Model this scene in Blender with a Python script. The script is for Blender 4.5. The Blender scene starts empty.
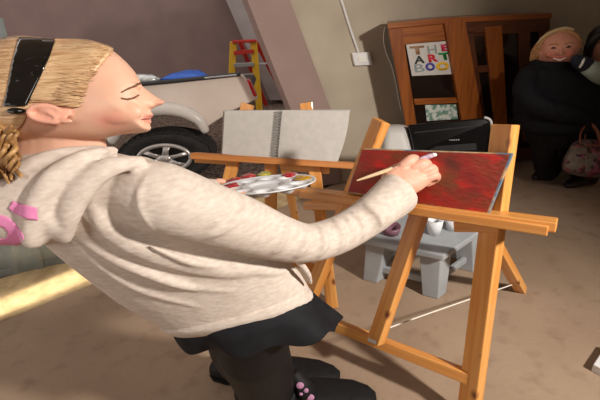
import bpy, bmesh, math, random
import numpy as np
from mathutils import Vector, Matrix
from mathutils.bvhtree import BVHTree
from mathutils.geometry import delaunay_2d_cdt
random.seed(7)
S = bpy.context.scene
COL = S.collection
rad = math.radians

# ---------------------------------------------------------------- camera, world, lights, exposure
H, FPX, PITCH, ROLL = 1.65, 400.0, rad(26), rad(5)
C = Vector((0, 0, H))
FW = Vector((0, math.cos(PITCH), -math.sin(PITCH)))
r0 = Vector((1, 0, 0)); u0 = Vector((0, math.sin(PITCH), math.cos(PITCH)))
RT = r0*math.cos(ROLL) - u0*math.sin(ROLL)
UP = r0*math.sin(ROLL) + u0*math.cos(ROLL)
cam = bpy.data.cameras.new('camera'); camo = bpy.data.objects.new('camera', cam); COL.objects.link(camo)
m = Matrix((RT, UP, -FW)).transposed().to_4x4(); m.translation = C
camo.matrix_world = m
cam.sensor_width = 36; cam.lens = 36*FPX/600; cam.clip_start = 0.02
S.camera = camo

w = bpy.data.worlds.new('world'); S.world = w; w.use_nodes = True
bg = w.node_tree.nodes['Background']; bg.inputs[0].default_value = (1.0, 0.90, 0.84, 1); bg.inputs[1].default_value = 0.95

def lamp(name, typ, loc, target, energy, color, **kw):
    l = bpy.data.lights.new(name, typ); l.energy = energy; l.color = color
    for k, v in kw.items(): setattr(l, k, v)
    o = bpy.data.objects.new(name, l); COL.objects.link(o); o.location = loc
    o.rotation_euler = (Vector(target)-Vector(loc)).to_track_quat('-Z', 'Y').to_euler()
    return o
lamp('key_lamp', 'SPOT', (2.5, -0.35, 2.5), (-0.35, 1.6, 0.85), 590, (1.0, 0.94, 0.86), spot_size=rad(98), spot_blend=0.85, shadow_soft_size=0.12)
lamp('added_fill', 'AREA', (-0.9, -0.9, 2.45), (-0.2, 1.3, 0.9), 13, (1.0, 0.95, 0.90), shape='DISK', size=0.9)  # soft fill added beside the camera, no such lamp in the room
ds = lamp('doorway_sun', 'AREA', (-2.7, 1.2, 2.5), (-1.5, 2.5, 0), 2.6, (1.0, 0.88, 0.70), shape='RECTANGLE', size=1.5, size_y=0.20, spread=rad(3))

S.view_settings.view_transform = 'Standard'; S.view_settings.look = 'None'
S.view_settings.exposure = 0.17; S.view_settings.gamma = 1.0; S.view_settings.use_curve_mapping = False

# ---------------------------------------------------------------- helpers: points
def px(x, y, d): return C + (RT*((x-300)/FPX) + UP*((200-y)/FPX) + FW)*d
def ray(x, y): return (RT*((x-300)/FPX) + UP*((200-y)/FPX) + FW)
def on_z(x, y, z=0.0):
    r = ray(x, y); return C + r*((z-H)/r.z)
class Plane:
    def __init__(s, p, n): s.p = Vector(p); s.n = Vector(n).normalized()
    def at(s, x, y, off=0.0):
        r = ray(x, y); return C + r*((s.p + s.n*off - C).dot(s.n)/r.dot(s.n))
def to_px(P):
    v = P-C; d = v.dot(FW); return 300+FPX*v.dot(RT)/d, 200-FPX*v.dot(UP)/d, d

# ---------------------------------------------------------------- helpers: materials
def lin(c):
    return tuple(((v/255)/12.92 if v/255 <= .04045 else ((v/255+.055)/1.055)**2.4) for v in c)
def mat(name, rgb, rgb2=None, scale=8, stretch=(1,1,1), rough=.6, metal=0, bump=0, bscale=None, detail=4, spec=.5, coat=0, contrast=(.35,.65), coords='Object', trans=0, bstretch=None):
    M = bpy.data.materials.new(name); M.use_nodes = True
    nt = M.node_tree; b = nt.nodes['Principled BSDF']
    b.inputs['Roughness'].default_value = rough; b.inputs['Metallic'].default_value = metal
    b.inputs['Specular IOR Level'].default_value = spec; b.inputs['Coat Weight'].default_value = coat
    b.inputs['Transmission Weight'].default_value = trans
    b.inputs['Base Color'].default_value = (*lin(rgb), 1)
    tc = nt.nodes.new('ShaderNodeTexCoord')
    def noise(sc, st):
        mp = nt.nodes.new('ShaderNodeMapping'); mp.inputs['Scale'].default_value = st
        nt.links.new(tc.outputs[coords], mp.inputs[0])
        n = nt.nodes.new('ShaderNodeTexNoise'); n.inputs['Scale'].default_value = sc; n.inputs['Detail'].default_value = detail
        nt.links.new(mp.outputs[0], n.inputs[0]); return n
    if rgb2:
        n = noise(scale, stretch); cr = nt.nodes.new('ShaderNodeValToRGB')
        cr.color_ramp.elements[0].position = contrast[0]; cr.color_ramp.elements[1].position = contrast[1]
        cr.color_ramp.elements[0].color = (*lin(rgb), 1); cr.color_ramp.elements[1].color = (*lin(rgb2), 1)
        nt.links.new(n.outputs[0], cr.inputs[0]); nt.links.new(cr.outputs[0], b.inputs['Base Color'])
    if bump:
        n2 = noise(bscale or scale*3, bstretch or stretch); bp = nt.nodes.new('ShaderNodeBump'); bp.inputs['Strength'].default_value = bump
        bp.inputs['Distance'].default_value = .01
        nt.links.new(n2.outputs[0], bp.inputs['Height']); nt.links.new(bp.outputs[0], b.inputs['Normal'])
    return M
def add_mix(M, rgb, kind='voronoi', scale=5, stretch=(1,1,1), lo=.0, hi=.1):
    """second layer of spots over the base colour"""
    nt = M.node_tree; b = nt.nodes['Principled BSDF']
    tc = nt.nodes.new('ShaderNodeTexCoord'); mp = nt.nodes.new('ShaderNodeMapping'); mp.inputs['Scale'].default_value = stretch
    nt.links.new(tc.outputs['Object'], mp.inputs[0])
    n = nt.nodes.new('ShaderNodeTexVoronoi' if kind == 'voronoi' else 'ShaderNodeTexNoise'); n.inputs['Scale'].default_value = scale
    nt.links.new(mp.outputs[0], n.inputs[0])
    mr = nt.nodes.new('ShaderNodeMapRange'); mr.inputs[1].default_value = lo; mr.inputs[2].default_value = hi
    if kind == 'voronoi': mr.inputs[3].default_value = 1; mr.inputs[4].default_value = 0
    nt.links.new(n.outputs[0], mr.inputs[0])
    mx = nt.nodes.new('ShaderNodeMix'); mx.data_type = 'RGBA'
    nt.links.new(mr.outputs[0], mx.inputs[0])
    if b.inputs['Base Color'].links: nt.links.new(b.inputs['Base Color'].links[0].from_socket, mx.inputs[6])
    else: mx.inputs[6].default_value = b.inputs['Base Color'].default_value
    mx.inputs[7].default_value = (*lin(rgb), 1)
    nt.links.new(mx.outputs[2], b.inputs['Base Color'])
    return M
def tint_attr(M, name='tint'):
    """vertex colour: alpha mixes a local pigment over the base colour"""
    nt = M.node_tree; b = nt.nodes['Principled BSDF']
    a = nt.nodes.new('ShaderNodeVertexColor'); a.layer_name = name
    mx = nt.nodes.new('ShaderNodeMix'); mx.data_type = 'RGBA'
    nt.links.new(a.outputs['Alpha'], mx.inputs[0])
    if b.inputs['Base Color'].links: nt.links.new(b.inputs['Base Color'].links[0].from_socket, mx.inputs[6])
    else: mx.inputs[6].default_value = b.inputs['Base Color'].default_value
    nt.links.new(a.outputs['Color'], mx.inputs[7]); nt.links.new(mx.outputs[2], b.inputs['Base Color'])
    return M

MT = {}
MT['floor'] = add_mix(mat('floor_concrete', (150,127,106), (164,141,119), 1.6, rough=.75, bump=.25, bscale=40, detail=8, spec=.3), (134,110,91), 'noise', 9, (1,1,1), .55, .85)
MT['asphalt'] = mat('yard_gravel', (70,58,52), (128,112,100), 22, rough=.95, bump=1, bscale=60, detail=6, spec=.1)
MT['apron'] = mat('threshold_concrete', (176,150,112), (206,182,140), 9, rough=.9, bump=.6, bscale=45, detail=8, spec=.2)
MT['mauve'] = mat('mauve_render', (126,106,102), (134,113,108), 2.5, rough=.9, bump=.15, bscale=60, spec=.2)
MT['pier'] = mat('pier_render', (150,128,121), (158,135,127), 2.5, rough=.9, bump=.15, bscale=60, spec=.2)
MT['plaster'] = mat('painted_block', (172,159,141), (186,173,154), 2.2, rough=.8, bump=.25, bscale=30, spec=.25)
MT['greywall'] = mat('grey_return', (150,142,140), (162,154,152), 3, rough=.8)
MT['metal'] = mat('galvanised_sheet', (120,128,128), (142,149,147), 5, rough=.45, metal=.25, bump=.05)
MT['pine'] = add_mix(mat('pine', (205,133,62), (222,160,88), 1, (42,42,2.2), rough=.42, coat=.15, detail=3, bump=.05, bscale=1), (120,62,24), 'voronoi', 4.2, (2.2,2.2,1.6), .05, .19)
MT['pinedark'] = mat('old_pine', (176,108,52), (196,130,70), 1, (42,42,2.2), rough=.5, detail=3)
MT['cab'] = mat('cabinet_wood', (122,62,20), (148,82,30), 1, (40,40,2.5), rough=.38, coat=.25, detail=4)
MT['cabshade'] = mat('cabinet_wood_shaded', (72,34,15), (90,46,22), 1, (40,40,2.5), rough=.4, coat=.2, detail=4)  # cabinet wood again, with the right side's shade mixed into its colour
MT['glassdark'] = mat('cabinet_glass', (30,20,16), rough=.08, spec=.6)
MT['paper'] = mat('paper', (186,182,176), (194,189,182), 30, rough=.8, spec=.2)
MT['pages'] = mat('page_block', (236,232,222), rough=.8)
MT['wire'] = mat('spiral_wire', (150,146,140), rough=.4, metal=.4)
MT['paint'] = add_mix(add_mix(add_mix(mat('red_oil_paint', (132,26,12), (168,32,16), 9, (1,1.6,1), rough=.4, bump=.25, bscale=45, detail=6, contrast=(.35,.62)), (124,60,24), 'noise', 5.5, (1,2.2,1), .43, .64), (204,28,18), 'noise', 10, (1,2.2,1), .55, .72), (80,34,18), 'noise', 4.5, (1.2,1.6,1), .56, .74)
MT['canvasedge'] = add_mix(mat('canvas_edge', (150,112,80), (196,170,130), 30, rough=.7), (88,110,130), 'noise', 14, (1,1,1), .5, .6)
MT['plast'] = mat('white_plastic', (226,228,232), rough=.25, spec=.5)
MT['red'] = mat('red_paint', (186,14,26), (150,8,18), 30, rough=.2, coat=.4)
MT['yel'] = mat('yellow_paint', (206,160,20), (170,120,14), 30, rough=.2, coat=.4)
MT['grn'] = mat('green_paint', (120,140,40), (200,180,40), 40, rough=.2, coat=.4)
MT['whitep'] = mat('white_paint', (225,222,228), rough=.25)
MT['stool'] = mat('grey_painted_wood', (152,156,160), (164,168,171), 6, rough=.4, spec=.4)
MT['black'] = mat('black_plastic', (9,9,10), rough=.2, spec=.35)
MT['blackm'] = mat('black_matt', (16,15,16), (24,22,23), 40, rough=.7, spec=.25)
MT['greyp'] = mat('grey_plastic', (172,168,164), rough=.5)
MT['white'] = mat('white_board', (228,226,224), (216,214,212), 12, rough=.6)
MT['cord'] = mat('white_cord', (226,220,208), rough=.8)
MT['skin'] = tint_attr(mat('skin', (222,172,146), (228,182,157), 14, rough=.48, bump=.04, bscale=160, spec=.35))
MT['skin'].node_tree.nodes['Principled BSDF'].inputs['Subsurface Weight'].default_value = .12
MT['skin'].node_tree.nodes['Principled BSDF'].inputs['Subsurface Radius'].default_value = (.02,.008,.005)
MT['hair'] = mat('blonde_hair', (184,142,102), (224,190,148), 1, (14,60,220), rough=.36, spec=.5, bump=.2, bscale=1, detail=4)
MT['curl'] = mat('blonde_curls', (132,92,52), (188,146,94), 30, rough=.4, spec=.5)
MT['brow'] = mat('brow_hair', (112,72,46), rough=.6)
MT['band'] = add_mix(mat('black_hairband', (8,8,10), rough=.1, coat=.6), (46,46,50), 'noise', 60, (1,4,1), .66, .72)
MT['hoodie'] = mat('oatmeal_jersey', (198,183,171), (212,199,188), 1, (40,40,130), rough=.92, spec=.15, bump=.5, bscale=14, detail=5, bstretch=(1,1,1.6))
MT['pink'] = mat('pink_print', (232,142,190), (226,132,182), 40, rough=.7)
MT['skirt'] = mat('black_cloth', (17,17,21), (24,24,29), 30, rough=.75, spec=.25)
MT['legging'] = mat('black_legging', (13,12,13), (19,18,19), 60, rough=.6, spec=.3)
MT['shoe'] = mat('black_suede', (14,13,15), (22,21,23), 50, rough=.65, spec=.3, bump=.2, bscale=120)
MT['dot'] = mat('mauve_dots', (178,128,160), rough=.6)
MT['truck'] = mat('white_car_paint', (214,198,186), (222,207,196), 3, rough=.35, coat=.5)
MT['flare'] = mat('silver_arch', (206,200,194), rough=.3, coat=.4)
MT['darktrim'] = mat('dark_trim', (34,32,32), rough=.5)
MT['rubber'] = mat('tyre_rubber', (30,28,28), (48,45,44), 40, rough=.9, bump=.8, bscale=60)
MT['alloy'] = mat('alloy_rim', (196,190,186), rough=.3, metal=.6)
MT['taillight'] = mat('tail_light', (190,30,34), rough=.15, coat=.6)
MT['tarp'] = mat('blue_tarp', (24,76,168), (40,100,196), 20, rough=.4, bump=.6, bscale=30)
MT['foil'] = mat('silver_sheet', (170,176,176), (220,224,222), 18, rough=.2, metal=.6, bump=.8, bscale=25)
MT['ladyel'] = mat('yellow_fibreglass', (206,160,34), (216,172,44), 10, rough=.45)
MT['ladred'] = mat('red_plastic', (176,40,30), rough=.4)
MT['alu'] = mat('aluminium', (180,180,180), rough=.35, metal=.7)
MT['coat'] = mat('black_coat', (15,15,18), (22,22,26), 20, rough=.8, spec=.2, bump=.2)
MT['pants'] = mat('dark_trousers', (14,11,11), (20,16,15), 20, rough=.85, spec=.2)
MT['boot'] = mat('brown_black_boots', (26,16,14), rough=.45)
MT['bag'] = add_mix(add_mix(mat('floral_cloth', (96,86,74), (120,108,94), 16, rough=.8), (128,62,80), 'noise', 11, (1,1,1), .5, .58), (60,36,34), 'noise', 17, (1,1,1), .52, .6)
MT['leather'] = mat('brown_leather', (112,58,36), (128,68,42), 20, rough=.5)
MT['darkhair'] = mat('dark_hair', (20,14,12), (34,24,20), 1, (50,50,160), rough=.4)
MT['redhair'] = mat('strawberry_hair', (150,100,58), (196,150,98), 1, (60,60,150), rough=.45)
MT['skin2'] = tint_attr(mat('ruddy_skin', (206,140,116), (214,150,126), 14, rough=.5, spec=.3))
MT['sage'] = mat('sage_cloth', (150,166,152), (164,178,166), 20, rough=.8)
MT['navy'] = mat('navy_knit', (28,30,44), rough=.9)
MT['wood_handle'] = mat('bare_wood', (214,184,146), (224,196,160), 20, rough=.5)
MT['purple'] = mat('purple_lacquer', (86,60,84), rough=.35)
MT['mauvejar'] = mat('mauve_label', (122,84,98), rough=.5)

# ---------------------------------------------------------------- helpers: objects
WM = {}
def link_mesh(name, verts, faces, material, parent=None, M=None, smooth=False):
    me = bpy.data.meshes.new(name); me.from_pydata([tuple(v) for v in verts], [], faces); me.update()
    return link_me(name, me, material, parent, M, smooth)
def link_me(name, me, material, parent=None, M=None, smooth=False, fixn=True):
    if fixn:
        bm = bmesh.new(); bm.from_mesh(me); bmesh.ops.recalc_face_normals(bm, faces=bm.faces); bm.to_mesh(me); bm.free()
    o = bpy.data.objects.new(name, me); COL.objects.link(o)
    for mm in (material if isinstance(material, (list, tuple)) else [material]): me.materials.append(mm)
    if smooth: me.polygons.foreach_set('use_smooth', [True]*len(me.polygons))
    M = M or Matrix.Identity(4)
    o.matrix_basis = M; WM[o] = M
    if parent:
        o.parent = parent; o.matrix_parent_inverse = WM[parent].inverted()
    return o
def thing(name, loc, label, cat, group=None):
    o = bpy.data.objects.new(name, None); COL.objects.link(o); o.location = loc; o.empty_display_size = .1
    WM[o] = Matrix.Translation(loc); return tag(o, label, cat, group)
def tag(o, label, cat, group=None, kind=None):
    o['label'] = label; o['category'] = cat
    if group: o['group'] = group
    if kind: o['kind'] = kind
    return o
def struct(o): o['kind'] = 'structure'; return o
def orient(M):  # center helper
    return M
def frame(origin, z, x):
    z = Vector(z).normalized(); x = (Vector(x) - z*Vector(x).dot(z)).normalized(); y = z.cross(x)
    M = Matrix((x, y, z)).transposed().to_4x4(); M.translation = origin; return M
def bevel_mod(o, wd, seg=2):
    b = o.modifiers.new('bevel', 'BEVEL'); b.width = wd; b.segments = seg; b.limit_method = 'ANGLE'; b.angle_limit = rad(40)
    return o
def beam(name, p0, p1, wdir, wd, dp, material, parent, bev=.004):
    """squared timber from p0 to p1; wd wide along wdir, dp thick"""
    z = p1-p0; L = z.length; M = frame(p0, z, wdir)
    a, b = wd/2, dp/2
    v = [(sx*a, sy*b, zz) for zz in (0, L) for sx, sy in ((-1,-1),(1,-1),(1,1),(-1,1))]
    f = [(0,1,2,3),(4,5,6,7),(0,1,5,4),(1,2,6,5),(2,3,7,6),(3,0,4,7)]
    return bevel_mod(link_mesh(name, v, f, material, parent, M), bev)
def prism(name, pts, dvec, material, parent, bev=0, M=None, smooth=False):
    """planar outline of world points extruded by dvec"""
    n = len(pts); dvec = Vector(dvec)
    v = [Vector(p) for p in pts] + [Vector(p)+dvec for p in pts]
    f = [tuple(range(n)), tuple(range(n, 2*n))] + [(i, (i+1) % n, (i+1) % n+n, i+n) for i in range(n)]
    if M is not None:
        Mi = M.inverted(); v = [Mi @ p for p in v]
    o = link_mesh(name, v, f, material, parent, M, smooth)
    if bev: bevel_mod(o, bev)
    return o
class MB:
    def __init__(s): s.v = []; s.f = []
    def add(s, v, f):
        n = len(s.v); s.v += [Vector(p) for p in v]; s.f += [tuple(i+n for i in q) for q in f]; return s
    def loft(s, st, n=24, e=2.0):
        rings = []
        for c, a, b in st:
            ring = []
            for k in range(n):
                t = 2*math.pi*k/n; ct, sn = math.cos(t), math.sin(t)
                ct = math.copysign(abs(ct)**(2/e), ct); sn = math.copysign(abs(sn)**(2/e), sn)
                ring.append(Vector(c) + Vector(a)*ct + Vector(b)*sn)
            rings.append(ring)
        v = [p for r in rings for p in r]; f = []
        for i in range(len(rings)-1):
            for k in range(n):
                f.append((i*n+k, i*n+(k+1) % n, (i+1)*n+(k+1) % n, (i+1)*n+k))
        f.append(tuple(range(n))); f.append(tuple(range((len(rings)-1)*n, len(rings)*n)))
        return s.add(v, f)
    def tube(s, pts, rr, n=10, sub=4, flat=1.0, cap=True):
        pts = [Vector(p) for p in pts]
        if not isinstance(rr, (list, tuple)): rr = [rr]*len(pts)
        P, R_ = [], []
        for i in range(len(pts)-1):
            a, b = pts[i], pts[i+1]; pa = pts[max(i-1, 0)]; pb = pts[min(i+2, len(pts)-1)]
            for k in range(sub):
                t = k/sub; t2, t3 = t*t, t*t*t
                P.append(.5*((2*a)+(b-pa)*t+(2*pa-5*a+4*b-pb)*t2+(3*a-pa-3*b+pb)*t3)); R_.append(rr[i]*(1-t)+rr[i+1]*t)
        P.append(pts[-1]); R_.append(rr[-1])
        # rounded ends
        d0 = (P[0]-P[1]).normalized(); d1 = (P[-1]-P[-2]).normalized(); r_0, r_1 = R_[0], R_[-1]
        if cap: P = [P[0]+d0*r_0*.75, P[0]+d0*r_0*.45] + P + [P[-1]+d1*r_1*.45, P[-1]+d1*r_1*.75]
        if cap: R_ = [r_0*.5, r_0*.87] + R_ + [r_1*.87, r_1*.5]
        st = []; x = None
        for i in range(len(P)):
            t = (P[min(i+1, len(P)-1)]-P[max(i-1, 0)]).normalized()
            if x is None: x = t.orthogonal()
            x = (x - t*x.dot(t)).normalized(); y = t.cross(x)
            st.append((P[i], x*R_[i], y*R_[i]*flat))
        return s.loft(st, n)
    def ell(s, c, a, b, d, n=18, m=12):
        c, a, b, d = map(Vector, (c, a, b, d)); v = []; f = []
        for i in range(1, m):
            t = math.pi*i/m
            for k in range(n):
                p = 2*math.pi*k/n
                v.append(c + a*math.sin(t)*math.cos(p) + b*math.sin(t)*math.sin(p) + d*math.cos(t))
        top = len(v); v.append(c+d); bot = len(v); v.append(c-d)
        for i in range(m-2):
            for k in range(n): f.append((i*n+k, i*n+(k+1) % n, (i+1)*n+(k+1) % n, (i+1)*n+k))
        for k in range(n): f.append((top, k, (k+1) % n)); f.append((bot, (m-2)*n+(k+1) % n, (m-2)*n+k))
        return s.add(v, f)
    def box(s, c, a, b, d):
        c, a, b, d = map(Vector, (c, a, b, d))
        v = [c+a*x+b*y+d*z for z in (-1, 1) for x, y in ((-1,-1),(1,-1),(1,1),(-1,1))]
        return s.add(v, [(0,1,2,3),(4,5,6,7),(0,1,5,4),(1,2,6,5),(2,3,7,6),(3,0,4,7)])
    def build(s, name, material, parent=None, smooth=True, M=None):
        v = s.v
        if M is not None:
            Mi = M.inverted(); v = [Mi @ p for p in v]
        return link_mesh(name, v, s.f, material, parent, M, smooth)
    def mesh(s, voxel=None, smooth=0):
        me = bpy.data.meshes.new('m'); me.from_pydata([tuple(p) for p in s.v], [], s.f)
        bm = bmesh.new(); bm.from_mesh(me); bmesh.ops.recalc_face_normals(bm, faces=bm.faces); bm.to_mesh(me); bm.free()
        if not voxel: return me
        o = bpy.data.objects.new('tmp', me); COL.objects.link(o)
        r = o.modifiers.new('r', 'REMESH'); r.mode = 'VOXEL'; r.voxel_size = voxel
        if smooth:
            sm = o.modifiers.new('s', 'SMOOTH'); sm.iterations = smooth; sm.factor = .5
        dg = bpy.context.evaluated_depsgraph_get()
        out = bpy.data.meshes.new_from_object(o.evaluated_get(dg))
        bpy.data.objects.remove(o); return out

def resample(poly, step):
    out = []
    for i, a in enumerate(poly):
        b = poly[(i+1) % len(poly)]; L = math.dist(a, b); n = max(1, int(L/step))
        for k in range(n): out.append((a[0]+(b[0]-a[0])*k/n, a[1]+(b[1]-a[1])*k/n))
    return out
def smooth_poly(poly, n=4):
    out = []; N = len(poly)
    for i in range(N):
        p0, p1, p2, p3 = [poly[(i+k-1) % N] for k in range(4)]
        for k in range(n):
            t = k/n
            out.append(tuple(.5*(2*p1[j]+(p2[j]-p0[j])*t+(2*p0[j]-5*p1[j]+4*p2[j]-p3[j])*t*t+(3*p1[j]-p0[j]-3*p2[j]+p3[j])*t**3) for j in (0,1)))
    return out
def smooth_open(p, n):
    q = [p[0]]+list(p)+[p[-1]]; out = []
    for i in range(1, len(q)-2):
        for k in range(n):
            t = k/n; out.append(tuple(.5*(2*q[i][j]+(q[i+1][j]-q[i-1][j])*t+(2*q[i-1][j]-5*q[i][j]+4*q[i+1][j]-q[i+2][j])*t*t+(3*q[i][j]-q[i-1][j]-3*q[i+1][j]+q[i+2][j])*t**3) for j in (0,1)))
    return out+[p[-1]]
def sdist(pts, poly):
    P = np.array(pts, float); A = np.array(poly, float); B = np.roll(A, -1, 0)
    best = np.full(len(P), 1e9); inside = np.zeros(len(P), bool)
    for a, b in zip(A, B):
        ab = b-a; L2 = ab @ ab
        if L2 < 1e-12: continue
        t = np.clip(((P-a) @ ab)/L2, 0, 1); best = np.minimum(best, np.hypot(*(P-(a+t[:, None]*ab)).T))
        cond = (a[1] > P[:, 1]) != (b[1] > P[:, 1])
        with np.errstate(divide='ignore', invalid='ignore'):
            xi = a[0] + (P[:, 1]-a[1])*(b[0]-a[0])/(b[1]-a[1] if b[1] != a[1] else 1e-9)
        inside ^= cond & (P[:, 0] < xi)
    return np.where(inside, best, -best)
def tri_fill(poly, step):
    b = resample(poly, step); xs = [p[0] for p in b]; ys = [p[1] for p in b]
    g = [(x+(step/2 if j % 2 else 0), y) for j, y in enumerate(np.arange(min(ys), max(ys), step)) for x in np.arange(min(xs), max(xs), step)]
    sd = sdist(g, b); g = [p for p, s_ in zip(g, sd) if s_ > step*.5]
    nb = len(b); allp = b+g
    r = delaunay_2d_cdt([Vector(p) for p in allp], [(i, (i+1) % nb) for i in range(nb)], [list(range(nb))], 1, 1e-6)
    return [(p[0], p[1]) for p in r[0]], [tuple(f) for f in r[2]], b
def dfun(d): return d if callable(d) else (lambda x, y: d)
def inflate(mb, poly, d, T, D, p=2.0, step=2.0):
    """rounded solid whose outline is poly (pixels); half thickness T metres reached D pixels inside the outline"""
    V, Fs, b = tri_fill(poly, step); d = dfun(d)
    s_ = np.clip(sdist(V, b), 0, None); t = np.clip(s_/D, 0, 1); z = T*(1-(1-t)**p)**(1/p)
    z[:][s_ < 1e-4] = 0
    bd = s_ < 1e-4; n = len(V); idx = {}; verts = []; faces = []
    for i, (x, y) in enumerate(V): verts.append(px(x, y, d(x, y)-z[i]))
    for i, (x, y) in enumerate(V):
        if bd[i]: idx[i] = i
        else: idx[i] = len(verts); verts.append(px(x, y, d(x, y)+z[i]))
    for f in Fs: faces.append(f); faces.append(tuple(idx[i] for i in reversed(f)))
    return mb.add(verts, faces)
def surf(poly, dz, step=2.0):
    """open sheet over poly with depth dz(x,y)"""
    V, Fs, b = tri_fill(poly, step); return [px(x, y, dz(x, y)) for x, y in V], Fs
def patch(name, poly, bvh, off, material, parent, step=1.5, thick=.002):
    V, Fs, b = tri_fill(poly, step); vv = []; last = 1.0
    for x, y in V:
        r = ray(x, y); rn = r.normalized(); h = bvh.ray_cast(C, rn)
        if h[0] is None: vv.append(None)
        else: vv.append(h[0] - rn*off)
    keep = {i: k for k, i in enumerate([i for i, v in enumerate(vv) if v is not None])}
    o = link_mesh(name, [v for v in vv if v is not None], [tuple(keep[i] for i in f) for f in Fs if all(i in keep for i in f)], material, parent, smooth=True)
    so = o.modifiers.new('thick', 'SOLIDIFY'); so.thickness = thick; so.offset = -1
    return o
def bvh_of(me): return BVHTree.FromPolygons([v.co for v in me.vertices], [tuple(p.vertices) for p in me.polygons])
def set_tint(me, fn):
    a = me.color_attributes.new('tint', 'FLOAT_COLOR', 'POINT')
    buf = np.zeros((len(me.vertices), 4), np.float32)
    for i, v in enumerate(me.vertices): buf[i] = fn(v.co)
    a.data.foreach_set('color', buf.ravel())

# ================================================================ SETTING
def quad(name, pts, material): return struct(link_mesh(name, pts, [tuple(range(len(pts)))], material))
wallp0 = on_z(334, 184); wdir = Vector((math.cos(rad(13)), math.sin(rad(13)), 0)); wn = Vector((wdir.y, -wdir.x, 0))
WALL = Plane(wallp0, wn)
# threshold line of the doorway
t0 = on_z(0, 321); t1 = on_z(297, 199); tdir = (t1-t0); tdir.z = 0; tdir.normalize(); tn = Vector((-tdir.y, tdir.x, 0))
_z = (Vector(ds.location)-(t0+(t1-t0)*.28+tn*.16)).normalized(); _x = (tdir-_z*tdir.dot(_z)).normalized(); _y = _z.cross(_x)
ds.rotation_euler = Matrix((_x, _y, _z)).transposed().to_euler()
f0 = t0 - tdir*1.5; f1 = on_z(318, 192)
wend = wallp0 + wdir*4.2
prism('floor', [f0, f1, wallp0, wend, Vector((4.2, -1.5, 0)), Vector((-2.6, -1.5, 0)), Vector((-3.5, .4, 0))], (0,0,-.1), MT['floor'], None)['kind'] = 'structure'
cp = [p+Vector((0,0,2.62)) for p in (f0, f1, wallp0, wend, Vector((4.2, -1.5, 0)), Vector((-2.6, -1.5, 0)), Vector((-3.5, .4, 0)))]
prism('ceiling', cp, (0,0,.1), MT['plaster'], None)['kind'] = 'structure'
prism('wall_end', [wend, Vector((4.2,-1.5,0)), Vector((4.2,-1.5,2.6)), wend+Vector((0,0,2.6))], (.1,0,0), MT['plaster'], None)['kind'] = 'structure'
prism('wall_front', [Vector((-2.6,-1.5,0)), Vector((4.2,-1.5,0)), Vector((4.2,-1.5,2.6)), Vector((-2.6,-1.5,2.6))], (0,-.1,0), MT['plaster'], None)['kind'] = 'structure'
prism('floor_yard', [Vector((-9,1.2,-.012)), Vector((4.5,1.2,-.012)), Vector((4.5,9,-.012)), Vector((-9,9,-.012))], (0,0,-.1), MT['asphalt'], None)['kind'] = 'structure'
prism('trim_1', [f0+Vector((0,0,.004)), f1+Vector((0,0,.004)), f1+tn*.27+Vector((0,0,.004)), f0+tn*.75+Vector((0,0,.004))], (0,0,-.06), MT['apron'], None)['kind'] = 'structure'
# mauve building across the yard
prism('wall_back', [Vector((-12,8.1,-.1)), Vector((6,8.1,-.1)), Vector((6,8.1,5)), Vector((-12,8.1,5))], (0,.2,0), MT['mauve'], None)['kind'] = 'structure'
# right wall of painted blocks with a leaning end
we = [WALL.at(343,137), WALL.at(331,110), WALL.at(301,30), WALL.at(278,-32)]
wb = WALL.at(356,172); 
prism('wall_right', [WALL.at(334,184), WALL.at(331,110), WALL.at(301,30), WALL.at(270,-53), wend+Vector((0,0,2.6)), wend], -wn*.15, MT['plaster'], None)['kind'] = 'structure'
# mauve pier at the doorway, and grey return behind it
PIER = Plane(wallp0 + wn*.02, wn)
prism('wall_pier', [PIER.at(291,110), PIER.at(331,110), PIER.at(301,30), PIER.at(271,-50), PIER.at(228,-50), PIER.at(259,30)], -wn*.3, MT['pier'], None)['kind'] = 'structure'
prism('trim_3', [PIER.at(291,110), PIER.at(331,110), PIER.at(341,182), PIER.at(318,187)], -wn*.3, MT['pier'], None)['kind'] = 'structure'
P8 = Plane((0,7.6,0), (0,-1,0))
prism('trim_2', [P8.at(270,100), P8.at(320,100), P8.at(300,-30), P8.at(213,-30), P8.at(239,30)], (0,.3,0), MT['greywall'], None)['kind'] = 'structure'
# corrugated sliding door at far left
d0 = on_z(-140, 308); d1 = on_z(66, 262); ddir = (d1-d0); ddir.normalize(); dn = Vector((ddir.y, -ddir.x, 0))
DOOR = Plane(d1, dn)
def corrug():
    N = 70; L = (d1-d0).length; mb = MB(); ht = []
    top_r = DOOR.at(4, 18)
    for i in range(N+1):
        s_ = L*i/N; ph = (s_ % .16)/.16
        off = .014 if ph < .25 else (.0 if ph > .35 and ph < .9 else .007)
        base = d0 + ddir*s_ - dn*(-off)
        # right edge leans like the doorway
        lean = top_r - d1; ht.append((base, base + lean))
    v = [p for ab in ht for p in ab]; f = [(2*i, 2*i+2, 2*i+3, 2*i+1) for i in range(N)]
    o = link_mesh('door_1', v, f, MT['metal']); so = o.modifiers.new('s', 'SOLIDIFY'); so.thickness = .01
    return struct(o)
door = corrug()
rl = beam('door_rail', d0+Vector((0,0,.03)), d1+Vector((0,0,.03)), Vector((0,0,1)), .05, .035, MT['metal'], door)

# ================================================================ wall switch with its pipe
sw = thing('wall_switch', WALL.at(363,62), 'white switch box on the painted block wall left of cabinet, pipe rising from it', 'switch')
prism('switch_box', [WALL.at(352,53,.035), WALL.at(370,52,.035), WALL.at(373,65,.035), WALL.at(355,66,.035)], -wn*.034, MT['white'], sw, .006)
MB().tube([WALL.at(359,54,.012), WALL.at(350,28,.012), WALL.at(340,-4,.012), WALL.at(333,-25,.012)], .011).build('conduit', MT['white'], sw)
prism('rocker', [WALL.at(358,56,.04), WALL.at(366,55.5,.04), WALL.at(367,62,.04), WALL.at(359,62.5,.04)], -wn*.006, MT['pages'], sw, .002)

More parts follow.
